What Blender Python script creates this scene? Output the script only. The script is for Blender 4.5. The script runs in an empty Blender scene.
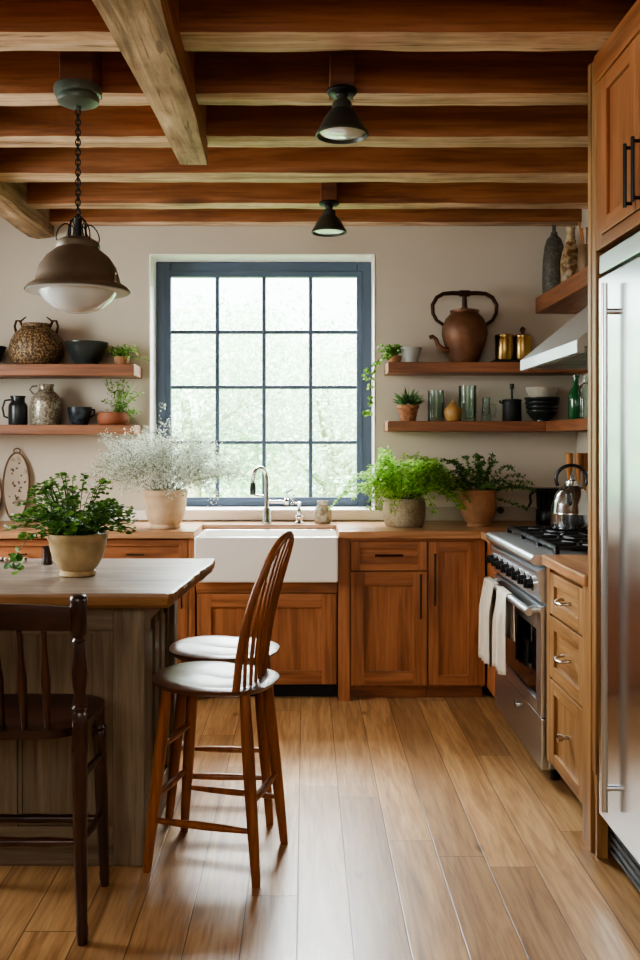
import bpy, bmesh, math, random
from mathutils import Vector, Matrix, noise
R = random.Random(7)
PI = math.pi
sc = bpy.context.scene
COL = sc.collection

# ------------------------------------------------------------------ mesh builder
class MB:
    def __init__(s):
        s.v = []; s.f = []; s.m = []; s.s = []
    def add(s, vs, fs, mat=0, smooth=False):
        b = len(s.v)
        s.v.extend([tuple(v) for v in vs])
        for f in fs:
            s.f.append(tuple(b + i for i in f)); s.m.append(mat); s.s.append(smooth)
        return s
    def box(s, x0, x1, y0, y1, z0, z1, bev=0.0, mat=0):
        if x1 < x0: x0, x1 = x1, x0
        if y1 < y0: y0, y1 = y1, y0
        if z1 < z0: z0, z1 = z1, z0
        vs = [(x0,y0,z0),(x1,y0,z0),(x1,y1,z0),(x0,y1,z0),(x0,y0,z1),(x1,y0,z1),(x1,y1,z1),(x0,y1,z1)]
        fs = [(0,3,2,1),(4,5,6,7),(0,1,5,4),(1,2,6,5),(2,3,7,6),(3,0,4,7)]
        if bev > 0:
            bev = min(bev, (x1-x0)*.45, (y1-y0)*.45, (z1-z0)*.45)
            bm = bmesh.new()
            bv = [bm.verts.new(v) for v in vs]
            for f in fs: bm.faces.new([bv[i] for i in f])
            bmesh.ops.bevel(bm, geom=bm.edges[:], offset=bev, segments=2, profile=0.5, affect='EDGES')
            bm.verts.index_update()
            vs = [v.co[:] for v in bm.verts]; fs = [[v.index for v in f.verts] for f in bm.faces]
            bm.free()
        return s.add(vs, fs, mat)
    def tube(s, pts, r, seg=10, mat=0, closed=False, flat=1.0):
        pts = [Vector(p) for p in pts]; n = len(pts)
        rs = r if isinstance(r, (list, tuple)) else [r]*n
        T = []
        for i in range(n):
            if closed: t = pts[(i+1) % n] - pts[i-1]
            else: t = pts[min(i+1, n-1)] - pts[max(i-1, 0)]
            T.append(t.normalized() if t.length > 1e-9 else Vector((0,0,1)))
        u = T[0].orthogonal().normalized()
        if abs(T[0].z) < .9:
            u = Vector((0,0,1)).cross(T[0]).normalized()
        vs = []
        for i in range(n):
            u = (u - T[i]*u.dot(T[i]))
            u = u.normalized() if u.length > 1e-6 else T[i].orthogonal().normalized()
            w = T[i].cross(u)
            for k in range(seg):
                a = 2*PI*k/seg
                vs.append(pts[i] + (u*math.cos(a)*flat + w*math.sin(a))*rs[i])
        fs = []
        rng = n if closed else n-1
        for i in range(rng):
            j = (i+1) % n
            for k in range(seg):
                k2 = (k+1) % seg
                fs.append((i*seg+k, i*seg+k2, j*seg+k2, j*seg+k))
        b = len(s.v)
        s.add(vs, fs, mat, True)
        if not closed:
            s.f.append(tuple(b+k for k in reversed(range(seg)))); s.m.append(mat); s.s.append(False)
            s.f.append(tuple(b+(n-1)*seg+k for k in range(seg))); s.m.append(mat); s.s.append(False)
        return s
    def lathe(s, prof, c=(0,0,0), seg=28, mat=0, sx=1.0, sy=1.0, wob=0.0):
        vs = []; n = len(prof)
        for i, (r, z) in enumerate(prof):
            for k in range(seg):
                a = 2*PI*k/seg
                w = 1 + wob*noise.noise(Vector((math.cos(a)*2, math.sin(a)*2, z*9)))
                vs.append((c[0]+r*w*math.cos(a)*sx, c[1]+r*w*math.sin(a)*sy, c[2]+z))
        fs = []
        for i in range(n-1):
            for k in range(seg):
                k2 = (k+1) % seg
                fs.append((i*seg+k, i*seg+k2, (i+1)*seg+k2, (i+1)*seg+k))
        b = len(s.v)
        s.add(vs, fs, mat, True)
        if prof[0][0] > 1e-6:
            s.f.append(tuple(b+k for k in reversed(range(seg)))); s.m.append(mat); s.s.append(False)
        if prof[-1][0] > 1e-6:
            s.f.append(tuple(b+(n-1)*seg+k for k in range(seg))); s.m.append(mat); s.s.append(False)
        return s
    def prism(s, poly, axis, a0, a1, mat=0):
        n = len(poly)
        def P(u, v, a):
            return {'X': (a,u,v), 'Y': (u,a,v), 'Z': (u,v,a)}[axis]
        vs = [P(u,v,a0) for u,v in poly] + [P(u,v,a1) for u,v in poly]
        fs = [tuple(range(n)), tuple(range(2*n-1, n-1, -1))]
        for i in range(n):
            j = (i+1) % n
            fs.append((i, i+n, j+n, j))
        return s.add(vs, fs, mat)
    def ub(s, ax, face, u0, u1, v0, v1, d0, d1, bev=0.0, mat=0):
        # board on a vertical plane: ax 'Y' faces -Y with u = x, ax 'X' faces -X with u = y
        if ax == 'Y': return s.box(u0, u1, face+d0, face+d1, v0, v1, bev, mat)
        return s.box(face+d0, face+d1, u0, u1, v0, v1, bev, mat)
    def shaker(s, ax, face, u0, u1, v0, v1, st=.06, th=.022, rec=.012, rail=None):
        # mat 0 = vertical grain, mat 1 = horizontal grain
        rl = rail or st; b = .002
        s.ub(ax, face, u0, u0+st, v0, v1, 0, th, b, 0)
        s.ub(ax, face, u1-st, u1, v0, v1, 0, th, b, 0)
        s.ub(ax, face, u0+st, u1-st, v0, v0+rl, 0, th, b, 1)
        s.ub(ax, face, u0+st, u1-st, v1-rl, v1, 0, th, b, 1)
        s.ub(ax, face, u0+st-.003, u1-st+.003, v0+rl-.003, v1-rl+.003, rec, th-.001, 0, 0 if (v1-v0) > (u1-u0)*.6 else 1)
        return s
    def build(s, name, mats, parent=None, world=True):
        me = bpy.data.meshes.new(name)
        off = Vector((0,0,0))
        p = parent
        while p is not None and world:
            off += p.location; p = p.parent
        me.from_pydata([Vector(v)-off for v in s.v], [], s.f)
        ms = mats if isinstance(mats, (list, tuple)) else [mats]
        for m in ms: me.materials.append(m)
        me.polygons.foreach_set('material_index', [min(i, len(ms)-1) for i in s.m])
        me.polygons.foreach_set('use_smooth', s.s)
        bm = bmesh.new(); bm.from_mesh(me)
        if len(bm.faces) < 20000 and not getattr(s, 'leafy', False):
            bmesh.ops.recalc_face_normals(bm, faces=bm.faces)
        bm.to_mesh(me); bm.free()
        if any(s.s) and hasattr(me, 'set_sharp_from_angle'):
            me.set_sharp_from_angle(angle=math.radians(45))
        o = bpy.data.objects.new(name, me); COL.objects.link(o)
        if parent is not None: o.parent = parent
        return o

def tag(o, label=None, cat=None, group=None, kind=None):
    if label: o['label'] = label
    if cat: o['category'] = cat
    if group: o['group'] = group
    if kind: o['kind'] = kind
    return o
def thing(name, label, cat, loc=(0,0,0), group=None, kind=None):
    o = bpy.data.objects.new(name, None); o.empty_display_size = .05
    o.location = loc; COL.objects.link(o)
    return tag(o, label, cat, group, kind)
def copy_tree(o, parent=None):
    c = o.copy(); COL.objects.link(c); c.parent = parent
    for ch in list(o.children): copy_tree(ch, c)
    return c

# ------------------------------------------------------------------ materials
MATS = {}
def newmat(name):
    m = bpy.data.materials.new(name); m.use_nodes = True
    nt = m.node_tree; p = nt.nodes['Principled BSDF']
    return m, nt, p
def L(nt, a, b): nt.links.new(a, b)
def setp(p, **k):
    for a, v in k.items():
        p.inputs[a].default_value = v
def c4(c): return (c[0], c[1], c[2], 1)
def hexc(h):
    out = []
    for i in (0, 2, 4):
        x = int(h[i:i+2], 16)/255
        out.append(x/12.92 if x <= .04045 else ((x+.055)/1.055)**2.4)
    return tuple(out)
def ramp(nt, stops):
    r = nt.nodes.new('ShaderNodeValToRGB'); e = r.color_ramp.elements
    while len(e) > 1: e.remove(e[-1])
    e[0].position = stops[0][0]; e[0].color = c4(stops[0][1])
    for p, c in stops[1:]:
        x = e.new(p); x.color = c4(c)
    return r
def coords(nt, scale=(1,1,1), rand=True):
    tc = nt.nodes.new('ShaderNodeTexCoord'); mp = nt.nodes.new('ShaderNodeMapping')
    mp.inputs['Scale'].default_value = scale
    if rand:
        oi = nt.nodes.new('ShaderNodeObjectInfo'); mu = nt.nodes.new('ShaderNodeMath'); mu.operation = 'MULTIPLY'
        mu.inputs[1].default_value = 37.0
        L(nt, oi.outputs['Random'], mu.inputs[0])
        va = nt.nodes.new('ShaderNodeVectorMath'); va.operation = 'ADD'
        L(nt, tc.outputs['Object'], va.inputs[0]); L(nt, mu.outputs[0], va.inputs[1])
        L(nt, va.outputs[0], mp.inputs['Vector'])
    else:
        L(nt, tc.outputs['Object'], mp.inputs['Vector'])
    return mp.outputs[0]
def tex_noise(nt, vec, scale, detail=4, rough=.55, dist=0):
    n = nt.nodes.new('ShaderNodeTexNoise')
    n.inputs['Scale'].default_value = scale; n.inputs['Detail'].default_value = detail
    n.inputs['Roughness'].default_value = rough; n.inputs['Distortion'].default_value = dist
    L(nt, vec, n.inputs['Vector'])
    return n
def bump(nt, h, p, strength=.2, dist=.01):
    b = nt.nodes.new('ShaderNodeBump'); b.inputs['Strength'].default_value = strength
    b.inputs['Distance'].default_value = dist
    L(nt, h, b.inputs['Height']); L(nt, b.outputs[0], p.inputs['Normal'])
def mixc(nt, fac, a, b, mode='MIX'):
    m = nt.nodes.new('ShaderNodeMix'); m.data_type = 'RGBA'; m.blend_type = mode
    for sock, v in ((m.inputs[0], fac), (m.inputs[6], a), (m.inputs[7], b)):
        if isinstance(v, (int, float)): sock.default_value = v
        elif isinstance(v, tuple): sock.default_value = c4(v)
        else: L(nt, v, sock)
    return m.outputs[2]

WOODS = {  # dark, mid, light, roughness, bump
    'cherry':  ('7c4c2e', 'a46a44', 'b67c54', .36, .05),
    'cherry_lit':   ('86603c', 'a67e52', 'b89264', .40, .05),  # cabinet wood in its lit tone, stronger light put into the colour
    'shelf':   ('6c4028', '925e40', 'a67250', .45, .05),
    'beam_face': ('7c4a2a', 'a2683e', 'b67c50', .6, .2),
    'beam_underlit': ('946c4e', 'ceaa8a', 'e2c6aa', .7, .4),  # joist undersides, light bounced off the floor put into the colour
    'block_shaded': ('55301a', '704224', '84502e', .65, .2),  # joist wood darkened, shade on the joist fronts put into the colour
    'hewn': ('6c5238', 'b09270', 'd4b898', .75, .6),
    'counter': ('966644', 'c09068', 'd2a880', .33, .06),
    'stool':   ('6b3c1a', '95592b', 'ad713c', .34, .08),
    'stool_seat': ('4e3020', '6e4c36', '866248', .36, .08),
    'dark':    ('1c0f0a', '32190f', '4e2c1a', .28, .12),
    'island_paint': ('5c5142', '7d715e', '968a76', .6, .25),
    'island_top': ('64564a', '8c7f74', 'a89c92', .30, .2),
    'island_edge': ('6a4a2e', '967048', 'b08a60', .5, .3),
    'utensil': ('8a5426', 'b87a3e', 'd0985a', .5, .1),
}
def wood(kind, axis='X'):
    key = (kind, axis)
    if key in MATS: return MATS[key]
    d, md, lt, ro, bp = WOODS[kind]
    m, nt, p = newmat('wood_%s_%s' % (kind, axis))
    sl = {'X': (1.1, 13, 13), 'Y': (13, 1.1, 13), 'Z': (13, 13, 1.1)}[axis]
    sf = {'X': (3, 62, 62), 'Y': (62, 3, 62), 'Z': (62, 62, 3)}[axis]
    n1 = tex_noise(nt, coords(nt, sl), 1.0, 5, .6, .9)
    n2 = tex_noise(nt, coords(nt, sf), 1.0, 4, .6, .3)
    n3 = tex_noise(nt, coords(nt, (1,1,1)), 1.6, 2)
    r = ramp(nt, [(.28, hexc(d)), (.5, hexc(md)), (.72, hexc(lt))]); L(nt, n1.outputs[0], r.inputs[0])
    r2 = ramp(nt, [(.34, (.5,.46,.42)), (.56, (1,1,1))]); L(nt, n2.outputs[0], r2.inputs[0])
    r3 = ramp(nt, [(.3, (.72,.7,.68)), (.7, (1.0,1.0,1.0))]); L(nt, n3.outputs[0], r3.inputs[0])
    c = mixc(nt, .6, r.outputs[0], r2.outputs[0], 'MULTIPLY')
    c = mixc(nt, .8, c, r3.outputs[0], 'MULTIPLY')
    if kind in ('hewn', 'beam_face', 'beam_underlit', 'cherry_lit', 'cherry'):   # knots
        sk = {'X': (1.5, 6, 6), 'Y': (6, 1.5, 6), 'Z': (6, 6, 1.5)}[axis]
        vo = nt.nodes.new('ShaderNodeTexVoronoi'); L(nt, coords(nt, sk), vo.inputs['Vector']); vo.inputs['Scale'].default_value = .7
        rk = ramp(nt, [(.05, (.2,.15,.12)), (.2, (1,1,1))]); L(nt, vo.outputs['Distance'], rk.inputs[0])
        c = mixc(nt, .75, c, rk.outputs[0], 'MULTIPLY')
    if kind in ('beam_underlit', 'hewn'):   # weather stains and drying cracks
        sc_ = {'X': (2.2, 30, 30), 'Y': (30, 2.2, 30), 'Z': (30, 30, 2.2)}[axis]
        nc = tex_noise(nt, coords(nt, sc_), 1.0, 3, .5, 1.6)
        rc = ramp(nt, [(.33, (.32,.25,.2)), (.40, (1,1,1))]); L(nt, nc.outputs[0], rc.inputs[0])
        c = mixc(nt, .8, c, rc.outputs[0], 'MULTIPLY')
        ns = tex_noise(nt, coords(nt, (4,4,4)), 1.0, 5, .6)
        rs_ = ramp(nt, [(.36, (.55,.48,.42)), (.56, (1,1,1))]); L(nt, ns.outputs[0], rs_.inputs[0])
        c = mixc(nt, .8 if kind == 'hewn' else .45, c, rs_.outputs[0], 'MULTIPLY')
    L(nt, c, p.inputs['Base Color'])
    setp(p, Roughness=ro)
    bump(nt, n1.outputs[0] if bp > .2 else n2.outputs[0], p, bp, .01)
    MATS[key] = m
    return m
def plain(name, col, rough=.5, metal=0.0, var=0.0, vscale=8.0, bp=0.0, coat=0.0, spec=None):
    if name in MATS: return MATS[name]
    m, nt, p = newmat(name)
    col = hexc(col) if isinstance(col, str) else col
    setp(p, **{'Base Color': c4(col), 'Roughness': rough, 'Metallic': metal, 'Coat Weight': coat})
    n = tex_noise(nt, coords(nt, (1,1,1)), vscale, 4)
    if var > 0:
        dk = tuple(x*(1-var) for x in col); lt = tuple(min(1, x*(1+var)) for x in col)
        r = ramp(nt, [(.3, dk), (.7, lt)]); L(nt, n.outputs[0], r.inputs[0]); L(nt, r.outputs[0], p.inputs['Base Color'])
    if bp > 0: bump(nt, n.outputs[0], p, bp, .01)
    MATS[name] = m
    return m
def speckle(name, c1, c2, scale=60, rough=.45, lo=.42, hi=.58, bp=.1, metal=0):
    if name in MATS: return MATS[name]
    m, nt, p = newmat(name)
    n = tex_noise(nt, coords(nt), scale, 3, .6)
    n2 = tex_noise(nt, coords(nt), scale*.12, 3, .6)
    r = ramp(nt, [(lo, hexc(c1)), (hi, hexc(c2))]); L(nt, n.outputs[0], r.inputs[0])
    r2 = ramp(nt, [(.35, (.55,.5,.45)), (.6, (1,1,1))]); L(nt, n2.outputs[0], r2.inputs[0])
    L(nt, mixc(nt, .7, r.outputs[0], r2.outputs[0], 'MULTIPLY'), p.inputs['Base Color'])
    setp(p, Roughness=rough, Metallic=metal); bump(nt, n.outputs[0], p, bp, .005)
    MATS[name] = m
    return m
def brushed(name, col, rough=.22, axis='Z'):
    if name in MATS: return MATS[name]
    m, nt, p = newmat(name)
    setp(p, **{'Base Color': c4(hexc(col)), 'Metallic': 1.0, 'Roughness': rough})
    s = {'Z': (260,260,3), 'Y': (260,3,260), 'X': (3,260,260)}[axis]
    n = tex_noise(nt, coords(nt, s), 1.0, 2)
    bump(nt, n.outputs[0], p, .015, .002)
    MATS[name] = m
    return m
def leafmat(name, c1, c2, trans=.35, rough=.45):
    if name in MATS: return MATS[name]
    m = bpy.data.materials.new(name); m.use_nodes = True
    nt = m.node_tree; p = nt.nodes['Principled BSDF']; out = nt.nodes['Material Output']
    g = nt.nodes.new('ShaderNodeNewGeometry')
    r = ramp(nt, [(0, hexc(c1)), (1, hexc(c2))]); L(nt, g.outputs['Random Per Island'], r.inputs[0])
    L(nt, r.outputs[0], p.inputs['Base Color']); p.inputs['Roughness'].default_value = rough
    t = nt.nodes.new('ShaderNodeBsdfTranslucent'); L(nt, r.outputs[0], t.inputs['Color'])
    mx = nt.nodes.new('ShaderNodeMixShader'); mx.inputs[0].default_value = trans
    L(nt, p.outputs[0], mx.inputs[1]); L(nt, t.outputs[0], mx.inputs[2]); L(nt, mx.outputs[0], out.inputs['Surface'])
    MATS[name] = m
    return m
def glassmat(name, tint=(1,1,1), refl=.9, rough=.02):
    if name in MATS: return MATS[name]
    m = bpy.data.materials.new(name); m.use_nodes = True
    nt = m.node_tree; nt.nodes.remove(nt.nodes['Principled BSDF']); out = nt.nodes['Material Output']
    t = nt.nodes.new('ShaderNodeBsdfTransparent'); t.inputs[0].default_value = c4(tint)
    gl = nt.nodes.new('ShaderNodeBsdfGlossy'); gl.inputs['Roughness'].default_value = rough
    lw = nt.nodes.new('ShaderNodeLayerWeight'); lw.inputs['Blend'].default_value = .25
    mu = nt.nodes.new('ShaderNodeMath'); mu.operation = 'MULTIPLY'; mu.inputs[1].default_value = refl
    L(nt, lw.outputs['Fresnel'], mu.inputs[0])
    mx = nt.nodes.new('ShaderNodeMixShader'); L(nt, mu.outputs[0], mx.inputs[0])
    L(nt, t.outputs[0], mx.inputs[1]); L(nt, gl.outputs[0], mx.inputs[2]); L(nt, mx.outputs[0], out.inputs['Surface'])
    MATS[name] = m
    return m

def floor_mat():
    m, nt, p = newmat('oak_floor')
    tc = nt.nodes.new('ShaderNodeTexCoord'); sp = nt.nodes.new('ShaderNodeSeparateXYZ'); L(nt, tc.outputs['Object'], sp.inputs[0])
    def M(op, a, b=None, c=None):
        n = nt.nodes.new('ShaderNodeMath'); n.operation = op
        for i, v in enumerate((a, b, c)):
            if v is None: continue
            if isinstance(v, (int, float)): n.inputs[i].default_value = v
            else: L(nt, v, n.inputs[i])
        return n.outputs[0]
    PW, PL = .157, 1.9
    u = M('DIVIDE', M('ADD', sp.outputs[0], 10*PW+.022), PW)
    col = M('FLOOR', u); fu = M('FRACT', u)
    wn = nt.nodes.new('ShaderNodeTexWhiteNoise'); wn.noise_dimensions = '1D'; L(nt, col, wn.inputs['W'])
    v = M('DIVIDE', M('ADD', sp.outputs[1], M('MULTIPLY', wn.outputs['Value'], PL*3)), PL)
    row = M('FLOOR', v); fv = M('FRACT', v)
    wn2 = nt.nodes.new('ShaderNodeTexWhiteNoise'); wn2.noise_dimensions = '1D'
    pid = M('ADD', M('MULTIPLY', col, 7.31), M('MULTIPLY', row, 3.77)); L(nt, pid, wn2.inputs['W'])
    # gaps
    gu = M('MINIMUM', fu, M('SUBTRACT', 1.0, fu)); gv = M('MINIMUM', fv, M('SUBTRACT', 1.0, fv))
    gap = M('MINIMUM', M('MULTIPLY', gu, PW), M('MULTIPLY', gv, PL))
    gm = nt.nodes.new('ShaderNodeMapRange'); gm.inputs['From Min'].default_value = .0004; gm.inputs['From Max'].default_value = .0026
    L(nt, gap, gm.inputs['Value'])
    # grain, shifted per plank
    cb = nt.nodes.new('ShaderNodeCombineXYZ')
    L(nt, M('MULTIPLY', sp.outputs[0], 11), cb.inputs[0])
    L(nt, M('ADD', M('MULTIPLY', sp.outputs[1], .9), M('MULTIPLY', wn2.outputs['Value'], 60)), cb.inputs[1])
    L(nt, M('MULTIPLY', wn2.outputs['Value'], 30), cb.inputs[2])
    n1 = tex_noise(nt, cb.outputs[0], 1.6, 6, .62, 1.2)
    cb2 = nt.nodes.new('ShaderNodeCombineXYZ')
    L(nt, M('MULTIPLY', sp.outputs[0], 70), cb2.inputs[0]); L(nt, M('MULTIPLY', sp.outputs[1], 4), cb2.inputs[1])
    n2 = tex_noise(nt, cb2.outputs[0], 1.0, 4, .6, .6)
    r = ramp(nt, [(.25, hexc('8a6440')), (.48, hexc('bb9264')), (.75, hexc('d2ae7e'))]); L(nt, n1.outputs[0], r.inputs[0])
    r2 = ramp(nt, [(.34, (.52,.48,.44)), (.56, (1,1,1))]); L(nt, n2.outputs[0], r2.inputs[0])
    r3 = ramp(nt, [(0, (.62,.57,.54)), (.3, (.84,.82,.8)), (1, (1.1,1.08,1.04))]); L(nt, wn2.outputs['Value'], r3.inputs[0])
    c = mixc(nt, .6, r.outputs[0], r2.outputs[0], 'MULTIPLY')
    c = mixc(nt, .85, c, r3.outputs[0], 'MULTIPLY')
    vo = nt.nodes.new('ShaderNodeTexVoronoi'); vo.inputs['Scale'].default_value = 1.0
    cb3 = nt.nodes.new('ShaderNodeCombineXYZ'); L(nt, M('MULTIPLY', sp.outputs[0], 4.4), cb3.inputs[0]); L(nt, M('MULTIPLY', sp.outputs[1], 2.0), cb3.inputs[1])
    L(nt, cb3.outputs[0], vo.inputs['Vector'])
    rk = ramp(nt, [(.025, (.28,.2,.15)), (.085, (1,1,1))]); L(nt, vo.outputs['Distance'], rk.inputs[0])
    c = mixc(nt, .8, c, rk.outputs[0], 'MULTIPLY')
    c = mixc(nt, gm.outputs[0], hexc('3a2412'), c)
    L(nt, c, p.inputs['Base Color'])
    p.inputs['Roughness'].default_value = .36
    h = M('ADD', M('MULTIPLY', gm.outputs[0], .6), M('ADD', M('MULTIPLY', n1.outputs[0], .25), M('MULTIPLY', n2.outputs[0], .1)))
    bump(nt, h, p, .22, .006); p.inputs['Coat Weight'].default_value = .15; p.inputs['Coat Roughness'].default_value = .2
    return m

plaster = plain('plaster', 'c8bfb0', .9, var=.03, vscale=3, bp=.03)
white_paint = plain('white_paint', 'eeeae2', .5)
frame_blue = plain('frame_blue_grey', '46546a', .4, var=.05)
steel = brushed('steel_vertical', 'd0d5d9', .3, 'Z')
steel_h = brushed('steel_along', 'd4d9de', .34, 'Y')
chrome = plain('chrome', 'd8dce0', .08, 1.0)
pull_metal = plain('aged_pull', '4a4038', .35, 1.0)
nickel = plain('nickel_pull', 'b8b2a8', .25, 1.0)
black_iron = plain('black_iron', '101012', .5, .3, bp=.1)
black_metal = plain('black_metal', '17181a', .35, .4)
oven_glass = plain('oven_glass', '0a0b0d', .06, 0, coat=.6)
porcelain = plain('porcelain', 'e9e6df', .12, coat=.4)
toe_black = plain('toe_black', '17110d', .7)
bronze = plain('bronze_shade', '5e5142', .5, .25, var=.2)
canopy_green = plain('canopy_green', '4a564e', .4, .2, var=.15)
enamel = plain('white_enamel', 'cfd2d2', .3)
opal = plain('opal_glass', 'd2d6d8', .12, coat=.5)
terracotta = plain('terracotta', 'a07452', .75, var=.24, vscale=14, bp=.1)
pot_cream = plain('pot_cream', 'c4a888', .7, var=.18, vscale=14, bp=.1)
pot_stone = speckle('pot_stone', '8d8068', 'a89a80', 90, .8)
pot_tan = plain('pot_tan', 'a8926a', .6, var=.24, vscale=16, bp=.12)
soil = plain('soil', '2a1c12', .95, var=.3, vscale=60, bp=.5)
glass_clear = glassmat('window_glass', (.97,.99,.98), .5)
glass_ware = glassmat('glassware', (.88,.94,.91), .8, .04)
glass_green = glassmat('green_glass', (.16,.5,.26), .9, .05)
dark_ceramic = plain('dark_ceramic', '2b3130', .3, var=.2)

# ------------------------------------------------------------------ room shell
XR, YB, XL, YF, ZC = 1.65, 5.47, -2.75, -1.6, 2.92
WX0, WX1, WZ0, WZ1, WY = -.945, .425, .98, 2.54, 5.69     # back window opening, frame plane
def struct(o): return tag(o, kind='structure')

struct(MB().box(XL-.2, XR+.2, YF-.2, YB+.35, -.1, 0).build('floor', floor_mat()))
struct(MB().box(XL-.2, XR+.2, YF-.2, YB+.35, ZC, ZC+.12).build('ceiling', wood('beam_face', 'Y')))
w = MB()
t = .34
w.box(XL-.2, WX0, YB, YB+t, 0, ZC).box(WX1, XR+.2, YB, YB+t, 0, ZC).box(WX0, WX1, YB, YB+t, 0, WZ0).box(WX0, WX1, YB, YB+t, WZ1, ZC)
struct(w.build('wall_back', plaster))
struct(MB().box(XR, XR+.2, YF, YB, 0, ZC).build('wall_right', plaster))
w = MB(); ly0, ly1, lz0, lz1 = 2.6, 4.3, .98, 2.45
w.box(XL-.2, XL, YF, ly0, 0, ZC).box(XL-.2, XL, ly1, YB, 0, ZC).box(XL-.2, XL, ly0, ly1, 0, lz0).box(XL-.2, XL, ly0, ly1, lz1, ZC)
struct(w.build('wall_left', plaster))
struct(MB().box(XL-.2, XR+.2, YF-.2, YF, 0, ZC).build('wall_front', plaster))

# white reveal lining + sill of the back window
lin = MB(); lt = .006
lin.box(WX0-.002, WX0+lt, YB-.004, WY, WZ0, WZ1+.002, .003)
lin.box(WX1-lt, WX1+.002, YB-.004, WY, WZ0, WZ1+.002, .003)
lin.box(WX0, WX1, YB-.004, WY, WZ1-lt, WZ1+.002, .003)
tag(lin.build('trim_1', white_paint), 'white painted reveal lining around the kitchen window', kind='structure')
tag(MB().box(WX0-.2, WX1+.14, YB-.045, YB+.0, .925, .985, .006).box(WX0+lt, WX1-lt, YB-.05, WY, .972, .99, .004).build('trim_2', white_paint), 'white painted window sill above the sink', kind='structure')
# window
lt = .004; fx0, fx1, fz0, fz1 = WX0+.004, WX1-.004, WZ0+.01, WZ1-.006
fw = .090
win = MB()
win.box(fx0, fx0+fw, WY-.01, WY+.07, fz0, fz1, .006).box(fx1-fw, fx1, WY-.01, WY+.07, fz0, fz1, .006)
win.box(fx0+fw, fx1-fw, WY-.01, WY+.07, fz1-fw, fz1, .006).box(fx0+fw, fx1-fw, WY-.01, WY+.07, fz0, fz0+.055, .006)
# stepped inner sash line
i0 = .03
win.box(fx0+fw-i0, fx0+fw+.006, WY-.02, WY, fz0+.03, fz1-fw+i0, .004).box(fx1-fw-.006, fx1-fw+i0, WY-.02, WY, fz0+.03, fz1-fw+i0, .004)
win.box(fx0+fw, fx1-fw, WY-.02, WY, fz1-fw-.006, fz1-fw+i0, .004).box(fx0+fw, fx1-fw, WY-.02, WY, fz0+.03, fz0+.06, .004)
wo = tag(win.build('window_1', frame_blue), 'large window with a blue-grey frame and sixteen panes above the sink', kind='structure')
gx0, gx1, gz0, gz1 = fx0+fw, fx1-fw, fz0+.055, fz1-fw
mu = MB()
for k in (1, 2, 3):
    x = gx0+(gx1-gx0)*k/4; z = gz0+(gz1-gz0)*k/4
    mu.box(x-.012, x+.012, WY+.005, WY+.045, gz0, gz1, .004)
    mu.box(gx0, gx1, WY+.007, WY+.043, z-.011, z+.011, .004)
mu.build('muntin', frame_blue, wo)
MB().box(gx0, gx1, WY+.024, WY+.028, gz0, gz1).build('pane', glass_clear, wo)
# added left window, out of view, put in so fill light can enter
lw_ = MB()
lw_.box(XL-.14, XL-.06, ly0, ly0+.07, lz0, lz1).box(XL-.14, XL-.06, ly1-.07, ly1, lz0, lz1).box(XL-.14, XL-.06, ly0+.07, ly1-.07, lz1-.07, lz1).box(XL-.14, XL-.06, ly0+.07, ly1-.07, lz0, lz0+.07)
lw_.box(XL-.12, XL-.08, (ly0+ly1)/2-.02, (ly0+ly1)/2+.02, lz0+.07, lz1-.07).box(XL-.12, XL-.08, ly0+.07, ly1-.07, 1.7, 1.73)
struct(lw_.build('added_window', frame_blue))

# ------------------------------------------------------------------ beams
def hewn(axis, a0, a1, c0, c1, z0, z1, seed, amp=.008, segs=60, taper=None):
    """rough hewn beam along axis; c0,c1 the other horizontal extent"""
    mb = MB(); ring = 12
    rows = []
    for i in range(segs+1):
        a = a0+(a1-a0)*i/segs
        l0, l1 = (c0, c1) if taper is None else (c0+(taper[0]-c0)*i/segs, c1+(taper[1]-c1)*i/segs)
        zc = [(l0,z0),(l0+(l1-l0)*.33,z0),(l0+(l1-l0)*.66,z0),(l1,z0),(l1,z0+(z1-z0)*.15),(l1,z0+(z1-z0)*.6),(l1,z1),(l0+(l1-l0)*.66,z1),(l0+(l1-l0)*.33,z1),(l0,z1),(l0,z0+(z1-z0)*.6),(l0,z0+(z1-z0)*.15)]
        for k, (c, z) in enumerate(zc):
            q = Vector((a*3.1+seed*9, c*14+seed, z*14+k*.7))
            low = noise.noise(Vector((a*1.7+seed*5, seed, (0 if c < (l0+l1)/2 else 3))))
            dc = amp*.8*noise.noise(q) + amp*.5*low
            dz = amp*.7*noise.noise(q+Vector((7,3,1))) + amp*.5*low
            if z >= z1: dz = 0
            if k in (0, 3):  # worn arrises
                dz += .004 + .004*abs(noise.noise(q*2)); dc += (.003 if k == 0 else -.003)
            rows.append((a, c+dc, z+dz) if axis == 'X' else (c+dc, a, z+dz))
    fs = []; ms = []
    for i in range(segs):
        for k in range(ring):
            k2 = (k+1) % ring
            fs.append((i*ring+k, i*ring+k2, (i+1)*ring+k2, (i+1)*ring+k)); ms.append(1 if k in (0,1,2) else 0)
    mb.add(rows, fs, 0, False); mb.m = ms[:]
    mb.f.append(tuple(range(ring))); mb.m.append(0); mb.s.append(False)
    mb.f.append(tuple(segs*ring+k for k in reversed(range(ring)))); mb.m.append(0); mb.s.append(False)
    return mb
ZB = 2.705
BY = [(1.32,1.47),(1.85,2.0),(2.36,2.51),(2.864,3.012),(3.372,3.5),(3.85,4.0),(4.38,4.545),(4.94,5.065),(5.36,5.468)]
bl = ['', '', '', 'reddish ceiling joist nearest the top edge, its pale underside widest', 'second reddish ceiling joist in view, green lamp canopy hangs beside it',
      'reddish ceiling joist where the hewn beam ends', 'reddish ceiling joist just beyond the end of the hewn beam', 'second last reddish ceiling joist before the window wall, small flush lamp below it', 'last thin ceiling joist along the top of the window wall']
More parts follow.
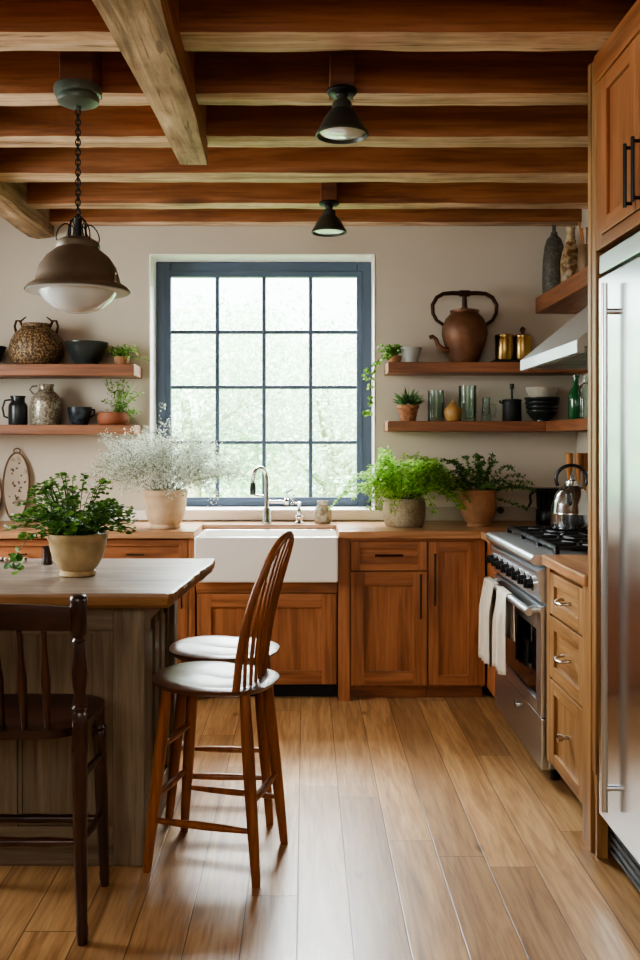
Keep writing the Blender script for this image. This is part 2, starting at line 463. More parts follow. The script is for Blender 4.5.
for i, (y0, y1) in enumerate(BY):
    o = hewn('X', -1.56, XR-.002, y0, y1, ZB, ZC, i+1, .007).build('ceiling_beam', [wood('beam_face','X'), wood('beam_underlit','X')])
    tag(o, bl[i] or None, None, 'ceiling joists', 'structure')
for i, (y0, y1) in enumerate(BY[:3]): pass
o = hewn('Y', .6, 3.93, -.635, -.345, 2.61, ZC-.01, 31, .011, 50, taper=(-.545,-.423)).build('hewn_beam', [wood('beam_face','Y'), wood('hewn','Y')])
tag(o, 'pale rough hewn beam running towards the window under the joists', None, None, 'structure')
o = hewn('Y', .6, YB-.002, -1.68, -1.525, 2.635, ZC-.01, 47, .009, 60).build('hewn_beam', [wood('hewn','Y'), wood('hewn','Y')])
tag(o, 'hewn beam at the left whose end meets the window wall', None, None, 'structure')

# ------------------------------------------------------------------ worktops and base cabinets (back run)
CF = 4.86      # cabinet face
ZW = .92
chZ, chX, chY = wood('cherry','Z'), wood('cherry','X'), wood('cherry','Y')
ct = wood('counter','X')
SX0, SX1, SY0, SY1 = -.592, .178, 4.80, 5.22
tag(MB().box(XL+.01, SX0-.002, 4.83, YB-.002, ZW-.04, ZW, .005).build('worktop', ct), 'wooden worktop left of the sink, flowering pot on it', 'worktop')
tag(MB().box(SX0-.002, SX1+.002, SY1+.002, YB-.05, ZW-.04, ZW, .003).build('worktop', ct), 'narrow wooden worktop strip behind the sink, tap on it', 'worktop')
m_ = MB().box(SX1+.002, .945, 4.83, YB-.002, ZW-.04, ZW, .005).box(.945, XR-.002, 4.615, YB-.002, ZW-.04, ZW, .004)
tag(m_.build('worktop', ct), 'wooden worktop right of the sink under the green ferns', 'worktop')
tag(MB().box(WX1+.145, XR-.004, YB-.022, YB-.001, ZW+.001, ZW+.085, .003).build('trim_3', plain('splash', 'a89f8d', .6, var=.05)), 'low grey backsplash strip behind the ferns', kind='structure')

def pull(mb, ax, face, u, v, ln, vert, r=.005, out=.028):
    if vert: a, b = (u, v-ln/2), (u, v+ln/2)
    else: a, b = (u-ln/2, v), (u+ln/2, v)
    def P(q, d): return (q[0], face-d, q[1]) if ax == 'Y' else (face-d, q[0], q[1])
    mb.tube([P(a,out),P(b,out)], r, 8)
    e = .012
    for q, sg in ((a,1),(b,-1)):
        q2 = (q[0], q[1]+e*sg) if vert else (q[0]+e*sg, q[1])
        mb.tube([P(q2,0),P(q2,out)], r*.9, 8)
    return mb

def base_case(root, x0, x1, toe=.075, post_l=False):
    b = MB()
    b.box(x0, x1, CF+.024, YB-.003, toe, ZW-.042)
    b.build('carcass', chZ, root)
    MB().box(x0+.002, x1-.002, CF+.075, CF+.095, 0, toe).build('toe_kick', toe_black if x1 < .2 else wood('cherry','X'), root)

# left units
for j, (x0, x1) in enumerate(((-1.86, -1.225), (-1.225, -.594))):
    rt = thing('base_cabinet', ['cherry base cabinet left of the sink, half hidden behind the island plant', 'cherry base cabinet directly beside the left end of the white sink'][j], 'cabinet', ((x0+x1)/2, 5.1, 0))
    base_case(rt, x0, x1)
    MB().ub('Y', CF, x0, x0+.035, 0.0, ZW-.042, 0, .024, .002).build('stile', chZ, rt); MB().ub('Y', CF, x1-.035, x1, 0, ZW-.042, 0, .024, .002).build('stile', chZ, rt)
    d = MB().shaker('Y', CF, x0+.038, x1-.038, .715, .872, .05, rail=.035).build('drawer', [chZ, chX], rt)
    pull(MB(), 'Y', CF, (x0+x1)/2, .795, .1, False).build('handle', pull_metal, d)
    d = MB().shaker('Y', CF, x0+.038, x1-.038, .08, .708, .065).build('door', [chZ, chX], rt)
    pull(MB(), 'Y', CF, x1-.07, .58, .15, True).build('handle', pull_metal, d)
# sink unit
rt = thing('sink_cabinet', 'cherry cabinet with a wide front panel under the white sink', 'cabinet', (-.2, 5.1, 0))
MB().box(SX0+.003, SX1-.003, CF+.024, YB-.003, .085, .63).build('carcass', chZ, rt)
MB().box(SX0+.01, SX1-.01, SY1+.03, SY1+.06, .63, ZW-.041).build('rear_rail', chX, rt)
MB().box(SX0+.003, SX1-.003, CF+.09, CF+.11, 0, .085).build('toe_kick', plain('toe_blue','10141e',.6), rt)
MB().ub('Y', CF, SX0+.003, SX1-.003, .585, .645, 0, .024, .002).build('rail', chX, rt)
MB().shaker('Y', CF, SX0+.01, SX1-.012, .09, .58, .075).build('door', [chZ, chX], rt)
# sink
s_ = MB()
sw = .028; zt = .893; zb = .648
s_.box(SX0, SX1, SY0, SY0+.035, zb, zt, .010)
s_.box(SX0, SX0+sw, SY0+.03, SY1, zb, zt, .008).box(SX1-sw, SX1, SY0+.03, SY1, zb, zt, .008)
s_.box(SX0+sw*.5, SX1-sw*.5, SY1-sw, SY1, zb, zt, .008).box(SX0+.01, SX1-.01, SY0+.02, SY1-.01, zb, zb+.03)
rt = tag(s_.build('farmhouse_sink', porcelain), 'white apron-front farmhouse sink under the window', 'sink')
MB().lathe([(.0,0),(.035,0),(.04,.004),(.02,.005),(0,.004)], (-.2, 5.0, zb+.03), 20).build('drain', chrome, rt)

# right drawer + door unit
x0, x1 = SX1+.002, .662
rt = thing('base_cabinet', 'cherry base cabinet with one drawer over one door, right of the sink', 'cabinet', ((x0+x1)/2, 5.1, 0))
base_case(rt, x0, x1, .07)
MB().ub('Y', CF-.004, x0, x0+.062, 0.0, ZW-.042, 0, .03, .002).build('stile', chZ, rt); MB().ub('Y', CF, x0+.062, x1, .865, ZW-.042, 0, .022, .001, 0).build('rail', chX, rt)
d = MB().shaker('Y', CF, x0+.066, x1-.003, .705, .862, .05, rail=.04).build('drawer', [chZ, chX], rt)
pull(MB(), 'Y', CF, (x0+x1)/2+.03, .79, .15, False, .006).build('handle', pull_metal, d)
d = MB().shaker('Y', CF, x0+.066, x1-.003, .085, .698, .075).build('door', [chZ, chX], rt)
pull(MB(), 'Y', CF, x1-.04, .57, .24, True, .006).build('handle', pull_metal, d)
# corner tall door unit
x0, x1 = .664, .972
rt = thing('base_cabinet', 'cherry base cabinet with one full-height door in the corner by the range', 'cabinet', ((x0+x1)/2, 5.1, 0))
base_case(rt, x0, x1, .07)
MB().ub('Y', CF, x0, x1, .865, ZW-.042, 0, .022, .001).build('rail', chX, rt); MB().ub('Y', CF, x1-.035, x1, .085, .865, 0, .024, .001).build('stile', chZ, rt)
d = MB().shaker('Y', CF, x0+.004, x1-.036, .085, .862, .055).build('door', [chZ, chX], rt)
pull(MB(), 'Y', CF, x0+.035, .66, .28, True, .006).build('handle', pull_metal, d)
# corner filler cabinet on the right wall side
rt = thing('base_cabinet', 'narrow cherry filler cabinet between the corner door and the range', 'cabinet', (1.3, 4.75, 0))
MB().box(.985, XR-.003, 4.625, YB-.003, .07, ZW-.042, .002).build('carcass', chZ, rt)
MB().box(1.05, 1.07, 4.63, 4.93, 0, .07).build('toe_kick', wood('cherry','Y'), rt)

# ------------------------------------------------------------------ range
RX, RY0, RY1 = .98, 3.685, 4.605
rt = thing('range_cooker', 'stainless steel range cooker with black knobs and a towel on its handle', 'range', (1.3, 4.15, 0))
b = MB()
b.box(RX+.02, XR-.004, RY0, RY1, .06, .90, .004)
b.build('body', steel, rt)
# control panel sloped
b = MB(); b.prism([(RX+.03,.735),(RX-.012,.745),(RX-.03,.87),(RX+.03,.895)], 'Y', RY0+.001, RY1-.001).build('control_panel', steel_h, rt)
# cooktop slab with bullnose
b = MB()
prof = [(XR-.004,.895),(RX-.02,.895)]
for k in range(7):
    a = -PI/2 - PI*k/6*1.0
    prof.append((RX-.035+.022*math.cos(a), .917+.022*math.sin(a)))
prof += [(XR-.004,.939)]
b.prism(prof, 'Y', RY0-.002, RY1+.002).build('cooktop', steel_h, rt)
# grates
g = MB()
for q in range(3):
    ya, yb = RY0+.03+q*.29, RY0+.03+q*.29+.28
    xa, xb = RX+.06, XR-.08
    zt_ = .972
    for (p0, p1) in (((xa,ya),(xb,ya)),((xa,yb),(xb,yb)),((xa,ya),(xa,yb)),((xb,ya),(xb,yb)),((xa,(ya+yb)/2),(xb,(ya+yb)/2)),(((xa+xb)/2,ya),((xa+xb)/2,yb))):
        g.box(min(p0[0],p1[0])-.007, max(p0[0],p1[0])+.007, min(p0[1],p1[1])-.007, max(p0[1],p1[1])+.007, zt_-.016, zt_, .002)
    for fx in (.25, .75):
        cx_, cy_ = xa+(xb-xa)*fx, (ya+yb)/2
        for k in range(8):
            a = k*PI/4+PI/8
            g.box(-.003,.003,-.003,.003,0,.001) if False else g.tube([(cx_+.03*math.cos(a), cy_+.03*math.sin(a), zt_-.008),(cx_+.11*math.cos(a), cy_+.11*math.sin(a), zt_-.008)], .007, 6)
    for (px, py) in ((xa,ya),(xb,ya),(xa,yb),(xb,yb)):
        g.box(px-.009, px+.009, py-.009, py+.009, .938, zt_-.01)
g.build('burner_grate', black_iron, rt)
for q in range(3):
    for fx in (.25, .75):
        c = (RX+.06+(XR-.08-RX-.06)*fx, RY0+.03+q*.29+.14, .9385)
        MB().lathe([(0,0),(.045,0),(.045,.008),(.032,.012),(.030,.02),(0,.022)], c, 18).build('burner', black_iron, rt)
MB().box(XR-.06, XR-.006, RY0, RY1, .94, .975, .004).build('back_trim', steel_h, rt)
# knobs
for k in range(8):
    y = RY0+.075+k*(RY1-RY0-.15)/7
    kx, kz = RX-.021, .812
    kb = MB(); kb.tube([(kx,y,kz),(kx-.012,y,kz-.001)], .031, 18)
    bz = kb.build('knob_bezel', chrome, rt)
    kb = MB(); kb.tube([(kx-.010,y,kz),(kx-.036,y,kz-.003)], [.023,.020], 14); kb.box(kx-.046,kx-.03,y-.005,y+.005,kz-.02,kz+.018,.002)
    kb.build('knob', black_metal, rt)
# oven door
b = MB()
dz0, dz1 = .27, .728
b.box(RX-.012, RX+.02, RY0+.005, RY0+.085, dz0, dz1, .003).box(RX-.012, RX+.02, RY1-.085, RY1-.005, dz0, dz1, .003)
b.box(RX-.012, RX+.02, RY0+.085, RY1-.085, dz1-.11, dz1, .003).box(RX-.012, RX+.02, RY0+.085, RY1-.085, dz0, dz0+.055, .003)
od = b.build('oven_door', steel, rt)
MB().box(RX-.002, RX+.018, RY0+.08, RY1-.08, dz0+.05, dz1-.105).build('door_glass', oven_glass, od)
b = MB(); hz = .700
b.tube([(RX-.056, RY0+.03, hz),(RX-.056, RY1-.03, hz)], .016, 16)
for y in (RY0+.075, RY1-.075): b.tube([(RX-.012, y, hz+.004),(RX-.056, y, hz)], [.016,.012], 12)
b.build('handle', steel_h, od)
b = MB().box(RX-.010, RX+.02, RY0+.005, RY1-.005, .055, dz0-.006, .003); kd = b.build('kick_panel', steel, rt)
b = MB().tube([(RX-.012, (RY0+RY1)/2-.02, .20),(RX-.018, (RY0+RY1)/2-.02, .20)], .022, 18); b.build('badge', chrome, kd)
for y in (RY0+.06, RY1-.06):
    for x in (RX+.06, XR-.1):
        MB().lathe([(.0,0),(.02,0),(.022,.03),(.016,.034),(.016,.062),(0,.062)], (x, y, 0), 14).build('foot', black_metal, rt)
# towels over the oven handle
def towel(y0, y1, zlen_f, zlen_b, seed, name_label):
    mb = MB(); NU, NV = 16, 30
    R0 = .0215; hx = RX-.056
    tot = zlen_f+PI*R0+zlen_b
    vs = []
    for i in range(NU+1):
        u = i/NU
        for j in range(NV+1):
            sft = tot*j/NV
            wv = .015*math.sin(u*10+seed)+.009*math.sin(u*23+seed*2)
            pin = .84+.16*abs((sft-zlen_f)/max(zlen_f,.01))
            y = (y0+y1)/2+(u-.5)*(y1-y0)*min(1.05, pin)
            if sft < zlen_f:
                d = zlen_f-sft; x = hx-R0-abs(wv)*min(1, d*8)-.004*min(1,d*6); z = hz-d
            elif sft < zlen_f+PI*R0:
                a = (sft-zlen_f)/R0; x = hx-R0*math.cos(a); z = hz+R0*math.sin(a)
            else:
                d = sft-zlen_f-PI*R0; x = hx+R0-.004+wv*.25*min(1,d*8); z = hz-d
            z += .008*math.sin(u*5+seed) if j in (0, NV) else 0
            vs.append((x, y, z))
    fs = [(i*(NV+1)+j, (i+1)*(NV+1)+j, (i+1)*(NV+1)+j+1, i*(NV+1)+j+1) for i in range(NU) for j in range(NV)]
    mb.add(vs, fs, 0, True)
    o = mb.build('kitchen_towel', plain('linen', 'c9c0b0', .9, var=.06, vscale=120, bp=.15))
    md = o.modifiers.new('t', 'SOLIDIFY'); md.thickness = .003
    return tag(o, name_label, 'towel')
towel(4.30, 4.57, .385, .22, 1.0, 'cream linen towel on the oven handle, the one nearer the corner')
towel(4.03, 4.26, .35, .20, 2.4, 'cream linen towel on the oven handle, nearer the front of the range')

# ------------------------------------------------------------------ hood
rt = thing('range_hood', 'sloping stainless steel range hood above the cooker', 'hood', (1.4, 4.12, 1.76))
HY0, HY1 = 3.64, 4.60
MB().prism([(1.10,1.765),(1.10,1.815),(1.515,2.155),(XR-.003,2.155),(XR-.003,1.765),(XR-.04,1.765),(XR-.04,1.79),(1.13,1.79),(1.13,1.765)], 'Y', HY0, HY1).build('canopy', brushed('steel_hood','e4e9ee',.48,'Y'), rt)
for k in range(3):
    y0 = HY0+.03+k*.30
    fb = MB().box(1.14, XR-.05, y0, y0+.28, 1.772, 1.785)
    for q in range(9): fb.box(1.15, XR-.06, y0+.015+q*.029, y0+.03+q*.029, 1.766, 1.774)
    fb.build('filter', steel, rt)

# ------------------------------------------------------------------ drawer cabinet + its worktop
hoZ, hoX, hoY = wood('cherry_lit','Z'), wood('cherry_lit','X'), wood('cherry_lit','Y')
DX, DY0, DY1 = .985, 3.112, 3.672
rt = thing('drawer_cabinet', 'bright-lit wooden drawer cabinet between the range and the fridge', 'cabinet', (1.3, 3.4, 0))
MB().box(DX+.024, XR-.003, DY0, DY1, .11, .90).build('carcass', hoZ, rt)
MB().box(DX, DX+.024, DY1-.05, DY1, .11, .90, .002).build('side_stile', hoZ, rt)
MB().box(DX-.004, DX+.05, DY0, DY0+.075, 0, .90, .003).build('post', hoZ, rt)
for j, (z0, z1) in enumerate(((.715,.88),(.46,.705),(.115,.45))):
    d = MB().shaker('X', DX, DY0+.078, DY1-.052, z0, z1, .055, rail=.05).build('drawer', [hoZ, hoY], rt)
    yc = (DY0+.078+DY1-.052)/2
    zc = (z0+z1)/2 + (0.0 if j < 2 else .0)
    h = MB()
    if j < 2:
        h.tube([(DX+.008,yc-.045,zc),(DX-.02,yc-.045,zc-.002),(DX-.032,yc-.03,zc-.006),(DX-.034,yc,zc-.008),(DX-.032,yc+.03,zc-.006),(DX-.02,yc+.045,zc-.002),(DX+.008,yc+.045,zc)], .006, 8)
        h.build('handle', nickel, d)
    else:
        h.tube([(DX+.012,yc,zc),(DX-.008,yc,zc),(DX-.012,yc,zc),(DX-.03,yc,zc),(DX-.034,yc,zc)], [.007,.007,.014,.016,.008], 12)
        h.build('knob', nickel, d)
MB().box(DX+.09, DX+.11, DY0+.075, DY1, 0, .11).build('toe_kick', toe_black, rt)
tag(MB().box(DX-.02, XR-.003, DY0, DY1+.006, .902, .942, .006).build('worktop', wood('counter','Y')), 'short wooden worktop on the drawer cabinet beside the range', 'worktop')

# ------------------------------------------------------------------ fridge, surround panel, cabinet above
rt = thing('fridge_surround', 'tall wooden side panel with a curved bracket foot framing the fridge', 'panel', (1.3, 3.08, 0))
MB().box(.98, XR-.003, 3.035, 3.075, .28, 2.70, .003).build('side_panel', hoZ, rt)
MB().box(.976, 1.03, 3.075, 3.108, .0, 2.70, .003).build('stile', wood('cherry_lit','Z'), rt)
pf = [(3.076,.31),(3.076,.282),(3.072,.268),(3.068,.245),(3.060,.215),(3.054,.19),(3.051,.16),(3.051,0),(3.032,0),(3.031,.17),(3.032,.31)]
MB().prism(pf, 'X', .984, 1.02).build('bracket_foot', wood('cherry_lit','Z'), rt)
MB().box(1.07, 1.09, 3.035, 3.075, 0, .30).build('toe_board', wood('cherry','Z'), rt)
FX, FY0, FY1 = .986, 2.06, 3.028
rt = thing('refrigerator', 'tall stainless steel refrigerator with a long vertical bar handle', 'refrigerator', (1.35, 2.5, 0))
MB().box(FX+.05, XR-.004, FY0, FY1, .03, 2.035, .004).build('body', steel, rt)
d = MB().box(FX, FX+.05, FY0+.005, FY1-.005, .155, 1.955, .006).build('door', brushed('steel_door','d2d6da',.2,'Z'), rt)
hb = MB(); hx = .955; hy = 2.87
hb.tube([(hx,hy,.225),(hx,hy,1.91)], .0105, 14)
for z in (.30, 1.82): hb.tube([(FX+.004,hy,z),(hx,hy,z)], .010, 10)
hb.build('handle', steel, d)
MB().box(FX+.002, FX+.05, FY0+.005, FY1-.005, 1.965, 2.03, .005).build('top_grille', steel_h, rt)
kb = MB().box(FX+.035, FX+.05, FY0+.01, FY1-.01, .03, .145, .003)
for q in range(4): kb.box(FX+.028, FX+.04, FY0+.03, FY1-.03, .04+q*.026, .052+q*.026, .002)
kb.build('kick_grille', black_metal, rt)
for y in (FY0+.06, FY1-.06): MB().lathe([(0,0),(.02,0),(.02,.032),(0,.032)], (FX+.12, y, 0), 12).build('foot', black_metal, rt)

rt = thing('upper_cabinet', 'brown wooden cabinet above the fridge with black bar pulls', 'cabinet', (1.3, 2.5, 2.05))
MB().box(.98+.024, XR-.003, 2.06, 3.03, 2.045, 2.70).build('carcass', chZ, rt)  # darker wood than the drawers, weaker light up here put into the colour
MB().box(.98, .98+.024, 2.972, 3.03, 2.045, 2.70, .002).build('side_stile', chZ, rt)
MB().box(.98, 1.004, 2.06, 2.972, 2.045, 2.085, .002).build('bottom_rail', chY, rt)
for j, (y0, y1) in enumerate(((2.66, 2.97), (2.35, 2.656), (2.065, 2.346))):
    d = MB().shaker('X', .976, y0, y1, 2.088, 2.60, .052).build('door', [chZ, chY], rt)
    if j < 2: pull(MB(), 'X', .976, y0+.03 if j == 0 else y1-.03, 2.20, .19, True, .006, .020).build('handle', black_metal, d)
MB().box(.972, 1.004, 2.06, 3.03, 2.604, 2.70, .003).build('crown_board', chY, rt)

# ------------------------------------------------------------------ shelves
sh = wood('shelf','X')
def shelf(lbl, x0, x1, y0, z0, z1):
    return tag(MB().box(x0, x1, y0, YB-.001, z0, z1, .004).build('wall_shelf', sh), lbl, 'shelf')
ZLU, ZLL, ZRU, ZRL, ZSU = 1.850, 1.498, 1.863, 1.520, 2.272
shelf('upper wooden wall shelf left of the window, big speckled jug on it', -2.5, -.988, 5.20, ZLU-.068, ZLU)
shelf('lower wooden wall shelf left of the window, mottled grey jug on it', -2.5, -.988, 5.20, ZLL-.055, ZLL)
shelf('upper wooden wall shelf right of the window, big copper urn on it', .482, XR-.002, 5.22, ZRU-.062, ZRU)
shelf('lower wooden wall shelf right of the window, glass tumblers on it', .478, 1.398, 5.22, ZRL-.060, ZRL)
tag(MB().box(1.40, XR-.002, 3.12, YB-.001, ZRL-.060, ZRL, .004).build('wall_shelf', wood('shelf','Y')), 'wooden shelf on the side wall below the hood, green bottle on it', 'shelf')
tag(MB().box(1.40, XR-.002, 3.12, YB-.001, ZSU-.095, ZSU, .004).build('wall_shelf', wood('shelf','Y')), 'thick wooden shelf high above the hood, tall grey vase on it', 'shelf')

# ------------------------------------------------------------------ island
rt = thing('kitchen_island', 'grey weathered panelled island with a thick wooden top', 'island', (-1.1, 3.3, 0))
IX0, IX1, IY0, IY1 = -1.75, -.53, 2.975, 3.66
ip, ipx = wood('island_paint','Z'), wood('island_paint','X')
b = MB().box(IX0+.03, IX1-.03, IY0+.03, IY1-.03, 0.01, .868)
b.build('carcass', ip, rt)
for q in ((IX1-.105, IX1, IY0, IY0+.115), (IX1-.05, IX1+.012, IY1-.09, IY1), (IX0, IX0+.09, IY0, IY0+.06)):
    MB().box(*q, 0, .868, .004).build('corner_post', ip, rt)
b = MB()
def panel(mb, ax, face, u0, u1, v0, v1, st, n):
    # framed panels with a raised inner moulding
    mb.ub(ax, face, u0, u1, v0, v0+.13, 0, .03, .003, 1); mb.ub(ax, face, u0, u1, v1-.09, v1, 0, .03, .003, 1)
    wd = (u1-u0-st*(n+1))/n
    for i in range(n+1):
        a = u0+i*(wd+st); mb.ub(ax, face, a, a+st, v0+.13, v1-.09, 0, .03, .003, 0)
    for i in range(n):
        a = u0+st+i*(wd+st)
        mb.ub(ax, face, a-.002, a+wd+.002, v0+.128, v1-.088, .018, .03, 0, 0)
        for (p, q, r, s2) in ((a, a+wd, v0+.13, v0+.145), (a, a+wd, v1-.105, v1-.09)): mb.ub(ax, face, p, q, r, s2, .008, .02, .003, 1)
        for (p, q) in ((a, a+.014), (a+wd-.014, a+wd)): mb.ub(ax, face, p, q, v0+.145, v1-.105, .008, .02, .003, 0)
panel(b, 'Y', IY0+.004, IX0+.09, IX1-.105, .0, .868, .07, 3)
b.build('front_panel', [ip, ipx], rt)
b = MB()
face = IX1
# side panel faces +X: build as boards
y0, y1 = IY0+.115, IY1-.09
b.box(face-.032, face-.008, y0, y1, 0, .13, .003, 1).box(face-.032, face-.008, y0, y1, .78, .868, .003, 1)
for i in range(4):
    a = y0+i*(y1-y0-.04)/3; b.box(face-.032, face-.008, a, a+.04, .13, .78, .003, 0)
for i in range(3):
    a = y0+.04+i*(y1-y0-.04)/3; wd = (y1-y0-.04)/3-.04
    b.box(face-.032, face-.024, a-.002, a+wd+.002, .128, .782, 0, 0)
    b.box(face-.028, face-.014, a+.02, a+wd-.02, .17, .74, .006, 0)
b.build('side_panel', [ip, wood('island_paint','Y')], rt)
# top with a live right edge
def island_top():
    mb = MB(); N = 40
    z0, z1 = .868, .918
    pts = []
    pts.append((-1.9, 2.885)); 
    for i in range(1, 16): pts.append((-1.9+1.475*i/16, 2.885+.004*noise.noise(Vector((i*.7,2,1)))))
    ed = []
    for i in range(N+1):
        f = i/N; y = 2.885+(3.745-2.885)*f
        x = -.422+.055*f+.010*noise.noise(Vector((y*9, 4.2, 0)))+.006*noise.noise(Vector((y*27, 1.2, 0)))
        if i == 0: x -= .012
        if i == N: x -= .008
        ed.append((x, y))
    pts += ed
    pts.append((-1.9, 3.745))
    n = len(pts); C = Vector((-1.1, 3.3))
    vs = []
    for lay, (z, ins) in enumerate(((z0, .02), (z0+.012, .006), (z1-.012, .0), (z1-.003, .003), (z1, .010))):
        for (x, y) in pts:
            dx = -ins if x > -.6 else 0
            dy = ins if y < 2.9 else (-ins if y > 3.74 else 0)
            jit = .006*noise.noise(Vector((y*14, z*60, 3))) if (x > -.6 and lay in (0,1,2)) else 0
            vs.append((x+dx+jit, y+dy, z))
    fs = []; ms = []
    for l in range(4):
        for i in range(n):
            j = (i+1) % n
            fs.append((l*n+i, l*n+j, (l+1)*n+j, (l+1)*n+i)); ms.append(1 if l < 3 else 0)
    fs.append(tuple(range(n-1, -1, -1))); ms.append(1)
    fs.append(tuple(4*n+i for i in range(n))); ms.append(0)
    mb.add(vs, fs); mb.m = ms
    return mb
island_top().build('island_top', [wood('island_top','X'), wood('island_edge','X')], rt)
b = MB(); 
cx = -.73
b.tube([(cx+.02*math.cos(a), 2.878, .889+.014*math.sin(a)) for a in [2*PI*k/16 for k in range(16)]], .0035, 6, closed=True)
b.build('ring_pull', nickel, rt)

# ------------------------------------------------------------------ stools
def leg_profile(mb, a, b, r0, r1, turned=False):
    a, b = Vector(a), Vector(b)
    ks = [0,.03,.1,.2,.35,.5,.65,.8,.9,.97,1]
    if turned:
        rr = [.9,1,1.05,1.0,1.15,1.2,1.1,1.0,.95,.85,.8]
    else:
        rr = [.85,.92,1,1.06,1.12,1.12,1.08,1.0,.92,.86,.82]
    mb.tube([a.lerp(b, k) for k in ks], [ (r0+(r1-r0)*k)*q for k, q in zip(ks, rr)], 12)
st_w = wood('stool','Z'); st_s = wood('stool_seat','X')
def make_stool(back, label, loc, rz, group=None):
    rt = thing('windsor_stool', label, 'stool', (0,0,0))
    H = .622
    # saddle seat : front is -x
    mb = MB(); NR, NA = 10, 40
    vs = []; fs = []
    def outline(a):
        c, s = math.cos(a), math.sin(a)
        ex = .215 if c < 0 else .205
        n = 2.5
        r = (abs(c/ex)**n+abs(s/.185)**n)**(-1/n)
        return r*c, r*s*(1.0 if c < 0 else .96)
    def ztop(x, y):
        r = min(1, math.hypot(x/.21, y/.185))
        d = .014*math.exp(-((x-.03)**2/.014+(abs(y)-.07)**2/.006))+.010*math.exp(-((x-.04)**2/.02+y*y/.02))
        return H-d+ (0.004*max(0, -x/.2)*(1-abs(y)/.18) if x < 0 else 0)
    for layer in range(2):
        for i in range(NR+1):
            f = i/NR
            for k in range(NA):
                x, y = outline(2*PI*k/NA); x *= f; y *= f
                if layer == 0: z = ztop(x, y) - (.010*((f-.9)/.1)**2 if f > .9 else 0)
                else: z = H-.040 + (.016*((f-.75)/.25)**2 if f > .75 else 0)
                if layer == 1 and f > .9: x *= .975; y *= .975
                vs.append((x, y, z))
    for layer in range(2):
        o0 = layer*(NR+1)*NA
        for i in range(NR):
            for k in range(NA):
                k2 = (k+1) % NA
                if i == 0:
                    fs.append((o0+k, o0+NA+k, o0+NA+k2))
                else:
                    fs.append((o0+i*NA+k, o0+(i+1)*NA+k, o0+(i+1)*NA+k2, o0+i*NA+k2))
    for k in range(NA):
        k2 = (k+1) % NA
        fs.append((NR*NA+k, (NR+1)*NA+NR*NA+k, (NR+1)*NA+NR*NA+k2, NR*NA+k2))
    mb.add(vs, fs, 0, True); mb.build('seat', st_s, rt)
    top = {}; bot = {}
    for nm, sx, sy in (('fl',-1,-1),('fr',-1,1),('bl',1,-1),('br',1,1)):
        top[nm] = Vector((sx*.135, sy*.115, H-.032)); bot[nm] = Vector((sx*.188, sy*.158, 0))
        m = MB(); leg_profile(m, top[nm], bot[nm], .019, .017); m.build('leg', st_w, rt)
    def at(nm, z):
        t_ = (top[nm].z-z)/(top[nm].z); return top[nm].lerp(bot[nm], t_)
    def rung(a, b, za, zb):
        m = MB(); p, q = at(a, za), at(b, zb)
        m.tube([p.lerp(q, k) for k in (0,.08,.3,.5,.7,.92,1)], [.008,.009,.012,.013,.012,.009,.008], 10)
        m.build('stretcher', st_w, rt)
    rung('fl','bl',.165,.165); rung('fr','br',.165,.165)
    rung('fl','fr',.40,.40); rung('fl','fr',.235,.235); rung('bl','br',.25,.25)
    if back:
        # bowed hoop leaning back (+x), spindles inside
        def hoop(t):   # t 0..1
            a = PI*t
            y = -.150*math.cos(a)*(1+.22*math.sin(a)**2); hgt = .50*math.sin(a)**.62 if 0 < t < 1 else 0
            return hgt, y
        def P(h, y): return Vector((.118+.06*h+.40*h*h, y, H-.012+h*.975))
        m = MB(); pts = [P(*hoop(k/40)) for k in range(41)]
        m.tube(pts, [.0115]*41, 10, flat=1.2); m.build('back_hoop', st_w, rt)
        for k in range(7):
            y = -.105+.035*k
            # height of hoop at y
            best = min(range(401), key=lambda q: abs(hoop(q/400)[1]*1.0-y*1.28))
            ht, yt = hoop(best/400)
            p0 = Vector((.130+.018*(1-(y/.11)**2), y, H-.014)); p1 = P(ht, yt)
            m = MB(); p0y = P(0, y); m.tube([Vector((p0.x+(P(ht*q, 0).x-P(0,0).x)*(1 if q else 0)+(p1.x-p0.x-(P(ht,0).x-P(0,0).x))*q, p0.y+(p1.y-p0.y)*q, p0.z+(p1.z-p0.z)*q)) for q in (0,.2,.4,.6,.8,1)], [.006,.0072,.0076,.0065,.0055,.0045], 8); m.build('spindle', st_w, rt)
    rt.location = loc; rt.rotation_euler = (0,0,rz)
    return rt
make_stool(True, 'warm brown wooden counter stool with a bowed spindle back', (-.295, 3.045, 0), math.radians(-15))
make_stool(False, 'warm brown backless wooden stool behind the spindle-backed stool', (-.305, 3.475, 0), math.radians(-4))

# ------------------------------------------------------------------ dark spindle chair, front = +y
rt = thing('spindle_chair', 'dark turned-post counter chair with a spindle back, its seat facing the island', 'chair', (0,0,0))
dk = wood('dark','Z'); dkx = wood('dark','X')
Hs = .605
mb = MB(); NA = 44; NR = 8
def o2(a):
    c, s = math.cos(a), math.sin(a); n = 4.0
    hw = .235 if s > 0 else .225
    r = (abs(c/hw)**n+abs(s/.185)**n)**(-1/n)
    return r*c, r*s
vs = []; fs = []
for layer in range(2):
    for i in range(NR+1):
        f = i/NR
        for k in range(NA):
            x, y = o2(2*PI*k/NA); x *= f; y *= f
            z = (Hs-.012*math.exp(-(x*x/.02+(y+.02)**2/.015))-(.008*((f-.86)/.14)**2 if f > .86 else 0)) if layer == 0 else Hs-.035
            if layer == 1: x *= .97; y *= .97
            vs.append((x, y, z))
for layer in range(2):
    o0 = layer*(NR+1)*NA
    for i in range(NR):
        for k in range(NA):
            k2 = (k+1) % NA
            fs.append((o0+k, o0+NA+k, o0+NA+k2) if i == 0 else (o0+i*NA+k, o0+(i+1)*NA+k, o0+(i+1)*NA+k2, o0+i*NA+k2))
